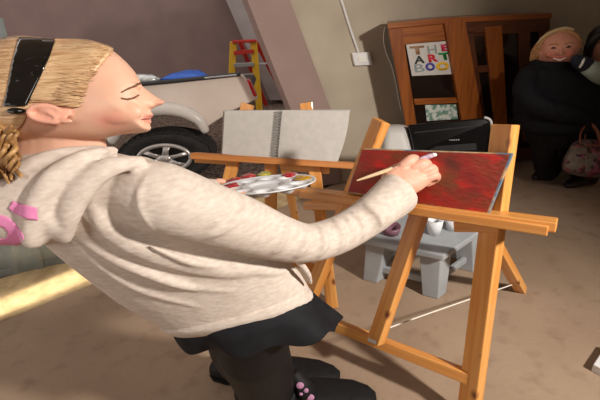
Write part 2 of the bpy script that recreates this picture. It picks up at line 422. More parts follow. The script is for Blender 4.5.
# ================================================================ cabinet
CABF = Plane(WALL.at(388,25,.36), wn)
cab = thing('display_cabinet', CABF.at(450,150) - Vector((0,0,CABF.at(450,150).z)), 'tall brown wooden glass-fronted cabinet against the wall behind the easel', 'cabinet')
CM = frame(CABF.at(450,100), Vector((0,0,1)), wdir)
CX = frame(CABF.at(450,100), wdir, Vector((0,0,1)))
CD = ray(384,80); CD = Vector((CD.x, CD.y, 0)).normalized()
def cpoly(name, pts, off, th, material, parent=cab, bev=.004, M=CM): return prism(name, [CABF.at(x, y, off) for x, y in pts], -wn*th, material, parent, bev, M)
# hull: leaning box reaching the floor
def foot(x): # cabinet outline runs on down to the floor
    return x
hull = [(388,25),(550,16),(548,140),(540,157),(414,175),(410,150)]
prism('carcass', [CABF.at(x, y, -.012) for x, y in hull], CD*.30, MT['cabshade'], cab, 0, CM)
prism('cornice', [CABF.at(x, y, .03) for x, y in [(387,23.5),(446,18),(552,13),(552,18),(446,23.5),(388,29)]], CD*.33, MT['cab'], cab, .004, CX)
ld = cpoly('door', [(388.5,27),(402,26),(421.5,156),(412,157)], .012, .022, MT['cab'])
cpoly('door_rail', [(401.5,27),(446,22.5),(448.5,40),(404,45)], .011, .02, MT['cab'], ld, M=CX)
cpoly('door_rail', [(414,99),(456,97.5),(458,103),(415,105)], .011, .02, MT['cab'], ld, M=CX)
gl = cpoly('glass', [(404,44),(449,39),(465,150),(420,152)], -.004, .006, MT['glassdark'], ld, 0)
cpoly('post', [(444,20.5),(465,18.5),(489,150),(468,152)], .035, .06, MT['cab'])
cpoly('side_panel', [(465,22),(551,17),(549,27),(466.5,34)], .014, .02, MT['cabshade'], M=CX)
cpoly('panel_stile', [(466,31),(473,31),(489,140),(483,142)], .014, .02, MT['cabshade'])
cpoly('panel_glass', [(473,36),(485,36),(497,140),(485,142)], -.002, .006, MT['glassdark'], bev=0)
cpoly('panel_rail', [(476.5,66),(489,65),(490,72),(477.5,73)], .010, .02, MT['cabshade'], M=CX)
rd = cpoly('door', [(485,27),(502,25),(509,148),(498,148)], .02, .03, MT['cab'])
cpoly('door_rail', [(502,25.5),(549,21),(549,31),(502.5,34)], .018, .025, MT['cabshade'], rd, M=CX)
cpoly('door_stile', [(519,30),(530,29),(533,140),(524,141)], .017, .025, MT['cabshade'], rd)
cpoly('door_stile', [(540,29),(550,28),(547,140),(540,141)], .017, .025, MT['cabshade'], rd)
cpoly('glass', [(502,32),(545,29),(543,147),(508,148)], -.002, .006, MT['glassdark'], rd, 0)

# hand-lettered sign in the cabinet door
sign_pts = [(406,44.5),(452,40.5),(456,74),(412,76)]
sg = tag(prism('sign', [CABF.at(x, y, .006) for x, y in sign_pts], -wn*.003, mat('sign_card', (186,178,172), (194,186,180), 20, rough=.7), None), 'white paper sign lettered THE ART BOO in many colours in left cabinet door', 'sign')
def letter(ch, box, rgb, bold):
    """font outline of one letter fitted to a pixel box (4 corners: tl,tr,br,bl)"""
    cu = bpy.data.curves.new('t', 'FONT'); cu.body = ch; cu.size = 1; cu.offset = bold; cu.fill_mode = 'FRONT'
    o = bpy.data.objects.new('t', cu); COL.objects.link(o)
    me = bpy.data.meshes.new_from_object(o.evaluated_get(bpy.context.evaluated_depsgraph_get())); bpy.data.objects.remove(o)
    X = [v.co.x for v in me.vertices]; Y = [v.co.y for v in me.vertices]; x0, x1, y0, y1 = min(X), max(X), min(Y), max(Y)
    for v in me.vertices:
        s_, t = (v.co.x-x0)/(x1-x0), (y1-v.co.y)/(y1-y0)
        a = [box[0][j]*(1-s_)+box[1][j]*s_ for j in (0,1)]; b = [box[3][j]*(1-s_)+box[2][j]*s_ for j in (0,1)]
        v.co = CABF.at(a[0]*(1-t)+b[0]*t, a[1]*(1-t)+b[1]*t, .0085)
    lo = link_me('letter', me, mat('letter_ink', rgb, rough=.6), sg, fixn=False)
    lo['label'] = 'letter ' + ch
    so = lo.modifiers.new('s', 'SOLIDIFY'); so.thickness = .0012
for ch, b, c, bo in (
    ('T', [(409.5,46.5),(424,45.5),(425,54),(411.5,55)], (150,112,84), .05),
    ('H', [(427,46),(436,45),(437,53.5),(428.5,54)], (120,130,124), .0),
    ('E', [(440.5,44.5),(449,43.8),(450,51),(442,51.5)], (178,30,70), .05),
    ('A', [(414,56),(424,55.5),(425,63),(414.5,64)], (44,56,52), .03),
    ('R', [(427.5,54.5),(437,54),(439,61.5),(429,62.5)], (196,34,46), .05),
    ('T', [(438,53),(449.5,52),(451,59.5),(441,60.5)], (30,130,60), .06),
    ('B', [(414,64.5),(423.5,64),(425,71.5),(415.5,72.5)], (120,134,136), .0),
    ('O', [(425,63),(434.5,62.5),(435.5,70.5),(426,71)], (70,66,150), .06),
    ('O', [(435.5,62.5),(448.5,61.5),(449.5,70),(437,71)], (222,170,24), .06)):
    letter(ch, b, c, bo)
lf = tag(prism('leaflet', [CABF.at(x, y, .006) for x, y in [(425,105),(456,104.5),(458,119),(427,121)]], -wn*.003, mat('leaflet_print', (196,200,192), (92,128,112), 26, rough=.5, contrast=(.45,.6)), None), 'pale green printed leaflet low in the left cabinet door', 'leaflet')
wire = MB().tube([WALL.at(385,27,.02), WALL.at(383.5,40,.02), WALL.at(387,55,.02), WALL.at(393,70,.02), WALL.at(401,110,.02)], .005).build('cable', MT['cord'], None)
tag(wire, 'thin pale cable hanging down the wall beside the cabinet', 'cable')

# ================================================================ stepladder in the yard
LAD = Plane((0,7.0,0), (0,-1,0))
la = thing('stepladder', (LAD.at(250,118).x, 7.0, -.012), 'yellow and red stepladder standing in the yard by the grey return', 'ladder')
Xd = Vector((1,0,0))
def lp(x, y, o=0): return LAD.at(x, y, o)
def to_floor(a, b, z=-.01): return a + (b-a)*((z-a.z)/(b.z-a.z))
beam('rail', to_floor(lp(233,43), lp(231.5,80)), lp(233.5,42), Xd, .11, .08, MT['ladyel'], la)
beam('rail', to_floor(lp(253.5,43), lp(259,104)), lp(253.5,42), Xd, .11, .08, MT['ladyel'], la)
prism('top_cap', [lp(232,40.5,.1), lp(256,39.5,.1), lp(256.5,42.5,.1), lp(232,43.5,.1)], (0,.1,0), MT['ladred'], la, .01)
for y0_, y1_ in ((53,51),(65,64),(76,75)): 
    beam('tread', lp(234,y0_,.03), lp(254,y1_,.03), Vector((0,0,1)), .06, .1, MT['alu'] if y0_ > 60 else MT['ladred'], la)
bk = to_floor(lp(256,43,-.25), lp(284,96,-.55))
beam('rear_rail', bk, lp(256,42,-.25), Xd, .07, .05, MT['ladred'], la)
bk2 = to_floor(lp(238,43,-.25), lp(262,96,-.55))
beam('rear_rail', bk2, lp(240,42,-.25), Xd, .07, .05, MT['ladred'], la)
beam('spreader', lp(250,64,.0), lp(272,63,-.4), Vector((0,0,1)), .03, .02, MT['alu'], la)
beam('rear_rung', lp(242,52,-.27), lp(264,50,-.3), Vector((0,0,1)), .04, .03, MT['ladred'], la)

# ================================================================ pickup truck outside
TR = Plane((0,4.1,0), (0,-1,0)); ty = Vector((0,1,0))
tk = thing('pickup_truck', (TR.at(165,190).x, 4.9, -.012), 'white pickup truck parked in the yard behind the blonde girl', 'truck')
def tpoly(name, pts, off, th, m_, parent=tk, bev=.012, smooth=False): return prism(name, [TR.at(x, y, off) for x, y in pts], ty*th, m_, parent, bev)
arch_in = [(207,127),(201,119),(190,112.5),(176,109),(160,108),(144,110.5),(128,117),(118,128),(112,140)]
bed = tpoly('bed_side', [(-30,88),(60,86),(140,84),(200,78.5),(238,74.5),(243,76),(249,83),(258,99),(232,111)]+arch_in+[(40,150),(-30,152)], 0, .07, MT['truck'])
tpoly('bed_side', [(60,94),(140,93),(185,91),(205,95),(200,104),(60,120)], -1.25, .07, MT['truck'])
tg = prism('tailgate', [TR.at(x, y, -.03) for x, y in [(228,93),(245,93),(252,98),(243,101)]], Vector((-.16,1,0))*1.1, MT['truck'], tk, .01)
tpoly('bed_floor', [(-30,104),(246,92),(250,97),(-30,112)], -.08, 1.15, MT['darktrim'], bev=0)
# rail cap
MB().tube([TR.at(137,84.5,.012), TR.at(170,81.5,.012), TR.at(205,77.8,.012), TR.at(239,74.2,.012)], .022, flat=.7).build('bed_rail', MT['darktrim'], tk)
# wheel arch flare
fl = MB(); o_ = [(205,131.5),(199,122),(189,115.5),(176,111.5),(160,110.5),(144,113),(129,119.5),(119,130),(112,142)]
fl.tube([TR.at(x, y-1.8, .03) for x, y in o_], [.045,.06,.068,.07,.07,.07,.065,.06,.05], flat=.9).build('wheel_arch', MT['flare'], tk)
tpoly('tail_light', [(246.5,79.5),(250,81),(257,96.5),(253.5,97)], .03, .1, MT['taillight'], bev=.01)
MB().tube([TR.at(205,78,.03), TR.at(236,75,.03)], .008).build('bed_trim', MT['alu'], tk)
wc = TR.at(166,156.5, -.02); ax, az = .52, .275
wh = MB()
def ering(y, s1, s2, n=48): return (wc+ty*y, Vector((ax*s1,0,0)), Vector((0,0,az*s2)))
wh.loft([ering(-.02,.62,.62), ering(-.05,.72,.72), ering(-.06,.86,.86), ering(-.03,.97,.97), ering(.02,1,1), ering(.2,1,1), ering(.24,.92,.92), ering(.24,.6,.6)], 56)
for k in range(40):
    t = 2*math.pi*k/40
    wh.box(wc+Vector((ax*math.cos(t)*.985,-.012,az*math.sin(t)*.985)), Vector((ax*.022*math.cos(t),0,az*.022*math.sin(t))), Vector((-.026*math.sin(t),0,.018*math.cos(t))), ty*.035)
tyre = wh.build('tyre', MT['rubber'], tk)
rim = MB()
n = 48
rim.loft([ering(-.045,.56,.56), ering(-.075,.58,.58), ering(-.078,.53,.53), ering(-.03,.49,.49)], 48)
rimo = rim.build('rim', MT['darktrim'], tyre)
sp = MB(); 
def torus_ring(mb, y, s1, r_):
    pts = [wc+Vector((ax*s1*math.cos(2*math.pi*k/28), y, az*s1*math.sin(2*math.pi*k/28))) for k in range(29)]
    mb.tube(pts, r_, n=8, sub=2)
torus_ring(sp, -.07, .535, .022)
sp.ell(wc+ty*-.075, Vector((ax*.16,0,0)), Vector((0,0,az*.16)), ty*.03)
for k in range(6):
    t = 2*math.pi*k/6+.3; rr_ = Vector((ax*math.cos(t),0,az*math.sin(t))); tt = Vector((-ax*math.sin(t),0,az*math.cos(t)))
    sp.loft([(wc+rr_*.1+ty*-.07, tt*.085, ty*.015), (wc+rr_*.3+ty*-.08, tt*.06, ty*.016), (wc+rr_*.52+ty*-.065, tt*.085, ty*.016)], 12, 3)
sp.build('spokes', MT['alloy'], rimo)
# load
tarp = MB()
V = [TR.at(160,79,-.12), TR.at(175,74.5,-.2), TR.at(190,72,-.3), TR.at(200,71.8,-.3), TR.at(207,74,-.2), TR.at(205,78,-.12)]
tarp.loft([(TR.at(161,79.5,-.15), Vector((0,.02,0)), Vector((0,0,.01))), (TR.at(170,77,-.25), Vector((0,.13,0)), Vector((.01,0,.03))), (TR.at(186,75.5,-.3), Vector((0,.2,0)), Vector((0,0,.05))), (TR.at(197,75,-.3), Vector((0,.2,0)), Vector((0,0,.045))), (TR.at(206,76.5,-.2), Vector((0,.08,0)), Vector((0,0,.02)))], 16)
tag(tarp.build('tarp', MT['tarp'], None), 'crumpled blue tarp lying on the white truck bed', 'tarp')
foil = MB().loft([(TR.at(118,81,-.10), Vector((0,.05,0)), Vector((0,0,.04))), (TR.at(140,80,-.10), Vector((0,.08,0)), Vector((0,0,.06))), (TR.at(153,79,-.10), Vector((0,.07,0)), Vector((0,0,.045))), (TR.at(160,79,-.10), Vector((0,.03,0)), Vector((0,0,.01)))], 14)
tag(foil.build('silver_sheet', MT['foil'], None), 'crinkled silver sheet on the truck bed beside the girl\'s brow', 'sheet')

# ================================================================ easel with the sketchbook (behind)
rf2 = on_z(333,307); lf2 = on_z(196,312)
w2 = (rf2-lf2).normalized()
top2 = px(306,105, 2.24)
E2 = Plane(rf2, (w2.cross(top2-rf2)).normalized()); 
if E2.n.dot(FW) > 0: E2.n.negate()
e2 = thing('easel', (rf2+lf2)/2 + Vector((0,.15,0)), 'wooden easel holding the open spiral sketchbook', 'easel')
def e2p(x, y, off=0): return E2.at(x, y, off)
beam('leg', to_floor(e2p(306,105), e2p(332,303), 0), e2p(306,103), w2, .07, .045, MT['pine'], e2)
beam('leg', to_floor(e2p(247,107), e2p(230,175), 0), e2p(248,104), w2, .07, .045, MT['pine'], e2)
beam('mast', e2p(271,262,.0), e2p(271,120,.0), w2, .07, .04, MT['pine'], e2)
beam('tray', e2p(193,155.5,.05), e2p(355,165.5,.05), w2.cross(E2.n), .035, .10, MT['pinedark'], e2)
beam('tray_bracket', e2p(195,160,-.03), e2p(236,162.5,-.03), w2.cross(E2.n), .03, .03, MT['pine'], e2)
beam('tray_bracket', e2p(281,166,-.01), e2p(330,169.5,-.01), w2.cross(E2.n), .05, .03, MT['pine'], e2)
beam('crossbar', e2p(225,236,.04), e2p(330,274,.04), w2.cross(E2.n), .05, .035, MT['pine'], e2)
bl = e2p(275,120,-.03)
beam('rear_leg', Vector((bl.x+.05, bl.y+.75, 0)), bl, w2, .06, .04, MT['pine'], e2)
# sketchbook resting on tray, leaning on legs
sk = thing('sketchbook', e2p(275,163,.05), 'open blank spiral-bound sketchbook standing on the rear easel', 'sketchbook')
n2 = E2.n
def sheet(name, pts, off, th, m_, bev=.002): return prism(name, [e2p(x, y, off) for x, y in pts], -n2*th, m_, sk, bev)
sheet('page_stack', [(224.5,111),(275,110.5),(270.5,159),(222,154)], .068, .012, MT['paper'])
# right stack bows outward at its lower corner
V, Fs = [], []
NX, NY = 12, 10
for sgn in (1, 0):
    for j in range(NY+1):
        for i in range(NX+1):
            s_, t = i/NX, j/NY
            xr = 349.5-2.5*t-10*t*t; xl = 282-4.5*t
            b_ = .02*math.sin(s_*math.pi*.5)*(.3+.7*t)
            V.append(e2p(xl+(xr-xl)*s_, (110.3+52-.7*0)*0 + (110.3 + (159-110.3)*t)*(1-s_) + (111.3+(162-111.3)*t)*s_, .056+b_ + (.014 if sgn else 0)))
N1 = (NX+1)*(NY+1)
for j in range(NY):
    for i in range(NX):
        a = j*(NX+1)+i; q = (a, a+1, a+NX+2, a+NX+1); Fs.append(q); Fs.append(tuple(k+N1 for k in reversed(q)))
per = [i for i in range(NX+1)] + [(j+1)*(NX+1)-1 for j in range(1, NY+1)] + [NY*(NX+1)+i for i in range(NX-1, -1, -1)] + [j*(NX+1) for j in range(NY-1, 0, -1)]
for a, b in zip(per, per[1:]+per[:1]): Fs.append((a, b, b+N1, a+N1))
link_mesh('page_stack', V, Fs, MT['paper'], sk)
mb = MB()
for k in range(17):
    t = (k+.5)/17; x = 278.5-4.8*t; y = 110.8+48*t
    c_ = [e2p(x-3.8, y+.2, .069), e2p(x-2, y, .083), e2p(x+1.5, y-.1, .083), e2p(x+4, y, .071)]
    mb.tube(c_, .0025, n=6, sub=3)
mb.build('spiral_binding', MT['wire'], sk)
sheet('cover', [(223,110.2),(350.5,109.6),(338,163),(221,155.5)], .054, .006, MT['greyp'])

# ================================================================ front easel
rf1 = on_z(468,428); lf1 = on_z(291,343); top1 = px(505,126,1.44)
w1 = (rf1-lf1).normalized()
E1 = Plane(rf1, w1.cross(top1-rf1).normalized())
if E1.n.dot(FW) > 0: E1.n.negate()
n1 = E1.n; v1 = w1.cross(n1)
if v1.z < 0: v1.negate()
e1 = thing('easel', (rf1+lf1)/2, 'wooden easel holding the red painted canvas', 'easel')
def e1p(x, y, off=0): return E1.at(x, y, off)
LW = .10
beam('leg', to_floor(e1p(505,126,-.02), e1p(471,395,-.02), 0), e1p(505.5,124.5,-.02), w1*math.cos(rad(22))-n1*-math.sin(rad(22)), .08, .055, MT['pine'], e1)
beam('leg', to_floor(e1p(381,122,-.02), e1p(311,295,-.02), 0), e1p(381.5,120.5,-.02), w1*math.cos(rad(22))-n1*-math.sin(rad(22)), .07, .05, MT['pine'], e1)
beam('mast', e1p(376,341,.03), e1p(431,180,.0), w1*math.cos(rad(18))-n1*-math.sin(rad(18)), .066, .05, MT['pine'], e1)
beam('crossbar', e1p(302,312,-.015), e1p(470,377.5,-.015), v1, .05, .045, MT['pine'], e1)
tr1 = beam('tray', e1p(292,190,.05), e1p(557,225,.05), v1, .034, .10, MT['pine'], e1)
beam('tray_lip', e1p(300,194,.105), e1p(548,231,.105), v1, .034, .016, MT['pine'], tr1)
beam('tray_bracket', e1p(455,226,.0), e1p(500,226,.0), v1, .04, .05, MT['pine'], e1)
tb = e1p(306,205,-.04); beam('tray_bracket', tb, e1p(345,206,-.04), v1, .04, .05, MT['pine'], e1)
rl_foot = on_z(521,290); rl_top = e1p(450,165,-.08)
beam('rear_leg', rl_foot, rl_top, w1, .06, .05, MT['pine'], e1)
MB().tube([e1p(386,329,.0), px(430,313,1.98), (rl_foot+(rl_top-rl_foot)*.08)], .0035, n=8).build('cord', MT['cord'], e1)['label'] = 'white cord between mast and rear leg'
br = MB(); p_ = e1p(372,341,.07)
br.box(p_, w1*.02, v1*.008, n1*.002); br.build('bracket', MT['alu'], e1, False)
# canvas
cps = [(361,148.5),(513,153.5),(488.5,215.5),(346.5,193)]
cq = [e1p(x, y, .075) for x, y in cps]
cvM = frame(cq[3], n1, w1)
cv = prism('canvas', cq, -n1*.028, MT['canvasedge'], None, .004, cvM); tag(cv, 'red and brown abstract painting on a stretched canvas on the front easel', 'painting')
CVP = Plane(cq[0]+n1*.002, n1)
ins = [(362.5,149.5),(510,154.5),(486.5,213.5),(348,191.5)]
prism('painted_face', [CVP.at(x, y) for x, y in ins], -n1*.003, MT['paint'], cv, 0, cvM)

# ================================================================ grey stool and the things on it
A = on_z(437,299); B = on_z(364,280); Cc = on_z(479,267); Dd = B+Cc-A; hz = .335
ab = (B-A).normalized(); ac = (Cc-A).normalized(); Z = Vector((0,0,1))
stl = thing('stool', (A+Dd)/2, 'low grey painted wooden stool on the floor behind the front easel', 'stool')
for p_, s1, s2 in ((A,1,1),(B,-1,1),(Cc,1,-1),(Dd,-1,-1)):
    q = p_+ab*.04*s1+ac*.04*s2
    a_, b_ = ab*.055, ac*.05
    mb = MB(); 
    def sq(c, s_): return [c+a_*x*s_+b_*y*s_ for x, y in ((-1,-1),(1,-1),(1,1),(-1,1))]
    qt = q+ab*.03*s1+ac*.03*s2
    v = sq(q, .85)+sq(qt+Z*(hz-.03), 1.15)
    mb.add(v, [(0,1,2,3),(4,5,6,7),(0,1,5,4),(1,2,6,5),(2,3,7,6),(3,0,4,7)])
    bevel_mod(mb.build('leg', MT['stool'], stl, False), .006)
bevel_mod(prism('top', [A+Z*hz-ab*.03-ac*.03, B+Z*hz+ab*.03-ac*.03, Dd+Z*hz+ab*.03+ac*.03, Cc+Z*hz-ab*.03+ac*.03], Z*-.04, MT['stool'], stl), .008)
for p_, q_ in ((A,B),(A,Cc),(B,Dd),(Cc,Dd)):
    dd = (q_-p_).normalized(); i_ = (A+Dd)/2-(p_+q_)/2; i_.normalize()
    beam('stretcher', p_+dd*.08+i_*.05+Z*.09, q_-dd*.08+i_*.05+Z*.09, Z, .045, .025, MT['stool'], stl)
    beam('apron', p_+dd*.08+i_*.05+Z*(hz-.065), q_-dd*.08+i_*.05+Z*(hz-.065), Z, .05, .025, MT['stool'], stl)
def cup(x, y, r_, hgt, label, m_, name='cup', cat='cup'):
    c_ = on_z(x, y, hz+.0005); mb = MB(); X, Y = Vector((1,0,0)), Vector((0,1,0))
    mb.loft([(c_, X*r_*.78, Y*r_*.78), (c_+Z*hgt, X*r_, Y*r_), (c_+Z*hgt, X*r_*.9, Y*r_*.9), (c_+Z*.01, X*r_*.7, Y*r_*.7)], 28)
    return tag(mb.build(name, m_, None), label, cat)
cup(434,233,.05,.1, 'white plastic cup on the grey stool beside the easel mast', MT['plast'])
cup(452,229,.045,.08, 'white plastic cup on the grey stool under the canvas middle', MT['plast'])
cup(391,233,.06,.05, 'mauve pot on the left end of the grey stool', MT['mauvejar'], 'pot', 'pot')
# black box with grey side
bp = px(448,135,2.62); fr = Vector((-.18,-.98,0)).normalized(); rt = Vector((.98,-.18,0)).normalized()
BX = Plane(bp, (fr+Vector((0,0,.35))).normalized())
bx = thing('printer', (bp.x, bp.y, hz), 'glossy black plastic machine with grey side behind the red painting', 'machine')
bk_ = -fr*.25 - Vector((0,0,.12))
def at_h(x, y): return BX.at(x, y)
def down(P, z): return Vector((P.x, P.y, z)) + fr*0
prism('front_panel', [at_h(408,124.5), at_h(485,117.5), at_h(491,121), at_h(492,150), down(at_h(492,165), hz+.001), down(at_h(416,165), hz+.001), at_h(414,152)], bk_, MT['black'], bx, .012)
sid = MB(); inflate(sid, smooth_poly([(384,127),(392,124.5),(404,125),(409,130),(415,150),(425,200),(388,200),(380,150)]), 2.76, .09, 8, 2, 3)
sid.build('side_panel', MT['greyp'], bx)
MB().tube([BX.at(485,117.5,.004), BX.at(490.5,120.5,.004), BX.at(492,131,.004), BX.at(492.5,155,.004)], .008).build('edge_trim', MT['greyp'], bx)
prism('lid_seam', [BX.at(414,132,.006), BX.at(482,124.5,.006), BX.at(483,126,.006), BX.at(414.5,133.5,.006)], bk_*.03, MT['blackm'], bx)
mb = MB()
for k in range(9):
    x = 441+2.2*k; mb.box(BX.at(x, 140.6-.1*k, .002), rt*.0045, Vector((0,0,.0035)), BX.n*.001)
mb.build('lettering', mat('grey_print', (150,150,150), rough=.5), bx, False)
prism('paper_slot', [BX.at(428,147,.004), BX.at(476,143,.004), BX.at(477,150,.004), BX.at(429,153,.004)], bk_*.02, MT['blackm'], bx)

# white board corner at lower right
wbp = [on_z(588,378,.0), on_z(603,353,.0), on_z(690,372,.0), on_z(690,440,.0), on_z(640,412,0)]
tag(prism('board', [p+Z*.045 for p in [on_z(591,371,0), on_z(604,351,0), on_z(700,372,0), on_z(680,420,0)]], Z*-.045, MT['white'], None, .004), 'white painted board corner lying on floor at lower right edge', 'board')

# ================================================================ THE GIRL
girl = thing('person', on_z(290,385), 'girl in oatmeal hoodie and black skirt painting at the easel, palette in hand', 'person')
HD = 1.0
headp = smooth_poly([(112,50),(122,58),(131,67),(137,75),(141,83),(142,90),(144,98),(147,105),(148,111),(147.5,119),(147,125),(149,128),(146,131.5),(137,133),(124,134.5),(110,137),
        (90,140),(50,142),(15,140),(-18,128),(-38,108),(-42,80),(-26,54),(2,41),(30,39),(57,42),(83,43),(100,45)], 3)
def zhead(P, grow=0, T=.092, D=44): 
    s_ = np.clip(sdist(P, headp)+grow, 0, None); t = np.clip(s_/D, 0, 1); return T*(1-(1-t)**2.1)**(1/2.1)
body = MB()
inflate(body, headp, HD, .092, 44, 2.1, 2.2)
# nose, lips, chin, brow
inflate(body, smooth_poly([(135,78),(141.5,85),(149.5,91.5),(157.5,97),(163.5,100.5),(165,102.6),(162,105),(156,107),(152.5,108.8),(146,110),(139,107),(133,94)]), HD, .019, 8, 2, 1.2)
inflate(body, smooth_poly([(124,80),(139,83),(145,91),(151,98),(153,104),(150,108),(143,111),(132,112),(120,100)]), HD, .046, 18, 1.6, 1.6)
body.ell(px(149.5,105,HD-.012), RT*.013, UP*.008, FW*.010); body.ell(px(149.5,105,HD+.012), RT*.013, UP*.008, FW*.010)
inflate(body, smooth_poly([(134,107),(148,109),(151,111.5),(153.6,114.6),(152.8,116.8),(149,118.4),(141,119.2),(130,119)]), HD, .040, 18, 1.8, 1.2)
inflate(body, smooth_poly([(134,118.6),(148.6,118.9),(151.6,120.6),(151.8,122.4),(148.6,124.8),(140,126),(130,124)]), HD, .038, 18, 1.8, 1.2)
inflate(body, smooth_poly([(132,124),(146.5,124.6),(151.2,126.8),(151,129.6),(147,132),(136,133.6),(122,132)]), HD, .042, 18, 1.8, 1.4)
for sg_ in (-1, 1):
    body.ell(px(133,86.5,HD+sg_*.042), RT*.020, UP*.008, FW*.020)      # brow ridge
    body.ell(px(130,96.5,HD+sg_*.056), RT*.022, UP*.011, FW*.011)        # lidded eye
    body.ell(px(113,112,HD+sg_*.062), RT*.07, UP*.03, FW*.022)       # cheek
# ears
for sg_ in (-1, 1):
    ez = HD + sg_*.094
    body.ell(px(49,113.5,ez), RT*.05, UP*.016, FW*.010)
    body.tube([px(62,114,ez+sg_*.004), px(56,108.2,ez+sg_*.008), px(44,105.6,ez+sg_*.012), px(33,107.5,ez+sg_*.014), px(29,113,ez+sg_*.014), px(34,118.5,ez+sg_*.012), px(45,121.5,ez+sg_*.010), px(57,122.6,ez+sg_*.008)], [.004,.0058,.0066,.007,.007,.0062,.006,.0055], n=8)
    body.tube([px(41,110.5,ez+sg_*.009), px(50,113.5,ez+sg_*.010), px(56,117.5,ez+sg_*.008)], [.004,.005,.005], n=8)
    body.ell(px(64,121,ez+sg_*.005), RT*.021, UP*.0068, FW*.007)
# neck and torso under the clothes
def st(x0, y0, x1, y1, d, hz_, k=1.0):
    a, b = px(x0, y0, d), px(x1, y1, d); return ((a+b)/2, (b-a)/2*k, FW*hz_)
body.loft([st(15,118,102,122,1.01,.06), st(12,140,104,138,1.02,.062), st(8,160,108,155,1.04,.068), st(20,185,130,168,1.06,.1)], 28)
TOR = [(12,160,112,152,1.05,.085),(8,185,150,160,1.07,.165),(25,212,188,178,1.1,.18),(48,238,222,201,1.14,.178),(72,260,245,222,1.185,.17),(97,281,266,240,1.23,.158),(120,299,285,256,1.28,.158),(146,314,301,274,1.33,.16),(166,325,311,291,1.37,.165),(173,329,313,297,1.385,.165)]
body.loft([st(*t, k=.86) for t in [(a,b,c,d,e,f*.85) for a,b,c,d,e,f in TOR]], 32)
# right arm
HD1 = to_px(CVP.at(415,170))[2]   # depth of the canvas under the hand
ARM = [((126,190),1.03,.085),((163,199),.995,.092),((205,213),1.03,.084),((245,226),1.09,.079),((280,238),1.15,.067),((308,243),1.2,.058),((335,236),1.29,.062),((356,225),1.38,.066),((374,212.5),HD1-.17,.07),((387,202),HD1-.115,.074)]
armend = [((396,193),1.56,.045)]
body.tube([px(*p, d) for p, d, r_ in ARM], [r_*.6 for p, d, r_ in ARM], n=16, sub=3)
# right hand: back of hand, knuckles, curled fingers, thumb closing on the brush
hw = HD1 - .075
def hp(x, y, k=0): return px(x, y, hw+k)
body.tube([hp(380,205,-.03), hp(390,195,-.01), hp(399,187,0)], [.05,.05,.052], n=16, sub=3)
body.loft([(hp(394,190.5,.004), (hp(411,200)-hp(381,183))/2*.92, FW*.038), (hp(403,181.5,.004), (hp(424,191)-hp(385.5,174))/2*.98, FW*.040), (hp(411,174.5,.006), (hp(433,183.5)-hp(393,167))/2, FW*.036), (hp(416.5,170.5,.012), (hp(435,178.5)-hp(400,163.5))/2*.96, FW*.03)], 24, 2.3)
fing = [((402,167),(411,159.8),(415.5,160.5),(404,168),.0195),((413,168),(423.5,163.5),(427.5,166),(415,173),.0195),((421,172),(431,168.5),(433.5,172),(423,178),.0185),((425,179),(435,175.5),(436,179),(427,184),.017)]
for k, (a, b, c_, e, r_) in enumerate(fing):
    body.tube([hp(*a,-.004), hp(*b,.000), hp(*c_,.036), hp(*e,.060-.004*k)], [r_*1.1, r_*1.05, r_*.9, r_*.78], n=12, sub=4)
body.tube([hp(386,184,.02), hp(388,174,.034), hp(396,168,.050), hp(405,164,.050)], [.024,.020,.016,.012], n=12, sub=4)
# left arm and hand under the palette
LARM = [((140,180),1.2,.075),((165,196),1.3,.075),((188,204),1.38,.066),((203,196),1.43,.055),((211,190),1.46,.045)]
body.tube([px(*p, d) for p, d, r_ in LARM], [r_*.62 for p, d, r_ in LARM], n=14, sub=3)
body.ell(px(219,190,1.49), RT*.042, UP*.016, FW*.04)
for k in range(4):
    dd = 1.47+.022*k
    body.tube([px(222,191,dd), px(231,193-.6*k,dd+.01), px(240,194-.8*k,dd+.015), px(248,193-.8*k,dd+.02)], [.011,.0105,.0095,.0085], n=10)
body.tube([px(209,187,1.47), px(214,183,1.47), px(219,181,1.475), px(224,181.5,1.48)], [.014,.0125,.011,.009], n=10)
# legs (inside leggings) down to the feet
rfoot = on_z(285,398); lfoot = on_z(240,372)
def leg_st(pts): return [(px(*p, d)) for p, d in pts]
RLEG = [((250,318),1.37,.13),((253,346),1.5,.12),((262,372),1.68,.1),((268,392),1.82,.085)]
LLEG = [((232,322),1.45,.12),((234,345),1.6,.1),((238,362),1.82,.08),((242,370),1.94,.06)]
body.tube([px(*p, d) for p, d, r_ in RLEG], [r_*.85 for p, d, r_ in RLEG], n=16)
body.tube([px(*p, d) for p, d, r_ in LLEG], [r_*.85 for p, d, r_ in LLEG], n=16)
bme = body.mesh(.0034, 5)
lipc = lin((200,112,104)); blush = lin((214,112,98)); dark = lin((150,90,70))
def skin_tint(co):
    x, y, d = to_px(co)
    if x > 170: 
        return (*blush, .25 if x > 400 else .12)
    dl = math.hypot((x-150)/7, (y-118.6)/4.6) 
    if dl < 1.15: return (*lipc, min(.55, max(0, (1.15-dl)*2.5)))
    db = math.hypot((x-108)/26, (y-120)/13)
    a = max(0, 1-db)*.55
    dn_ = math.hypot((x-162)/9, (y-102)/5); a = max(a, max(0, 1-dn_)*.5)
    de = math.hypot((x-48)/26, (y-114)/12); a = max(a, .28 if de < 1 else 0)
    return (*blush, a)
set_tint(bme, skin_tint)
bobj = link_me('body', bme, MT['skin'], girl, smooth=True, fixn=False)
bbvh = bvh_of(bme)
for nm, poly in (('eyebrow', [(121,92),(127,88.2),(134,85),(140,82.2),(141.3,84),(135,87),(128,90),(122,92.8)]),
                 ('eyelashes', [(121,97.6),(127,98.6),(133,97.2),(138,94.6),(139.5,95.6),(134,98.8),(128,100.4),(122,99)])):
    patch(nm, poly, bbvh, .0015, MT['brow'], bobj, 1.0, .0015)
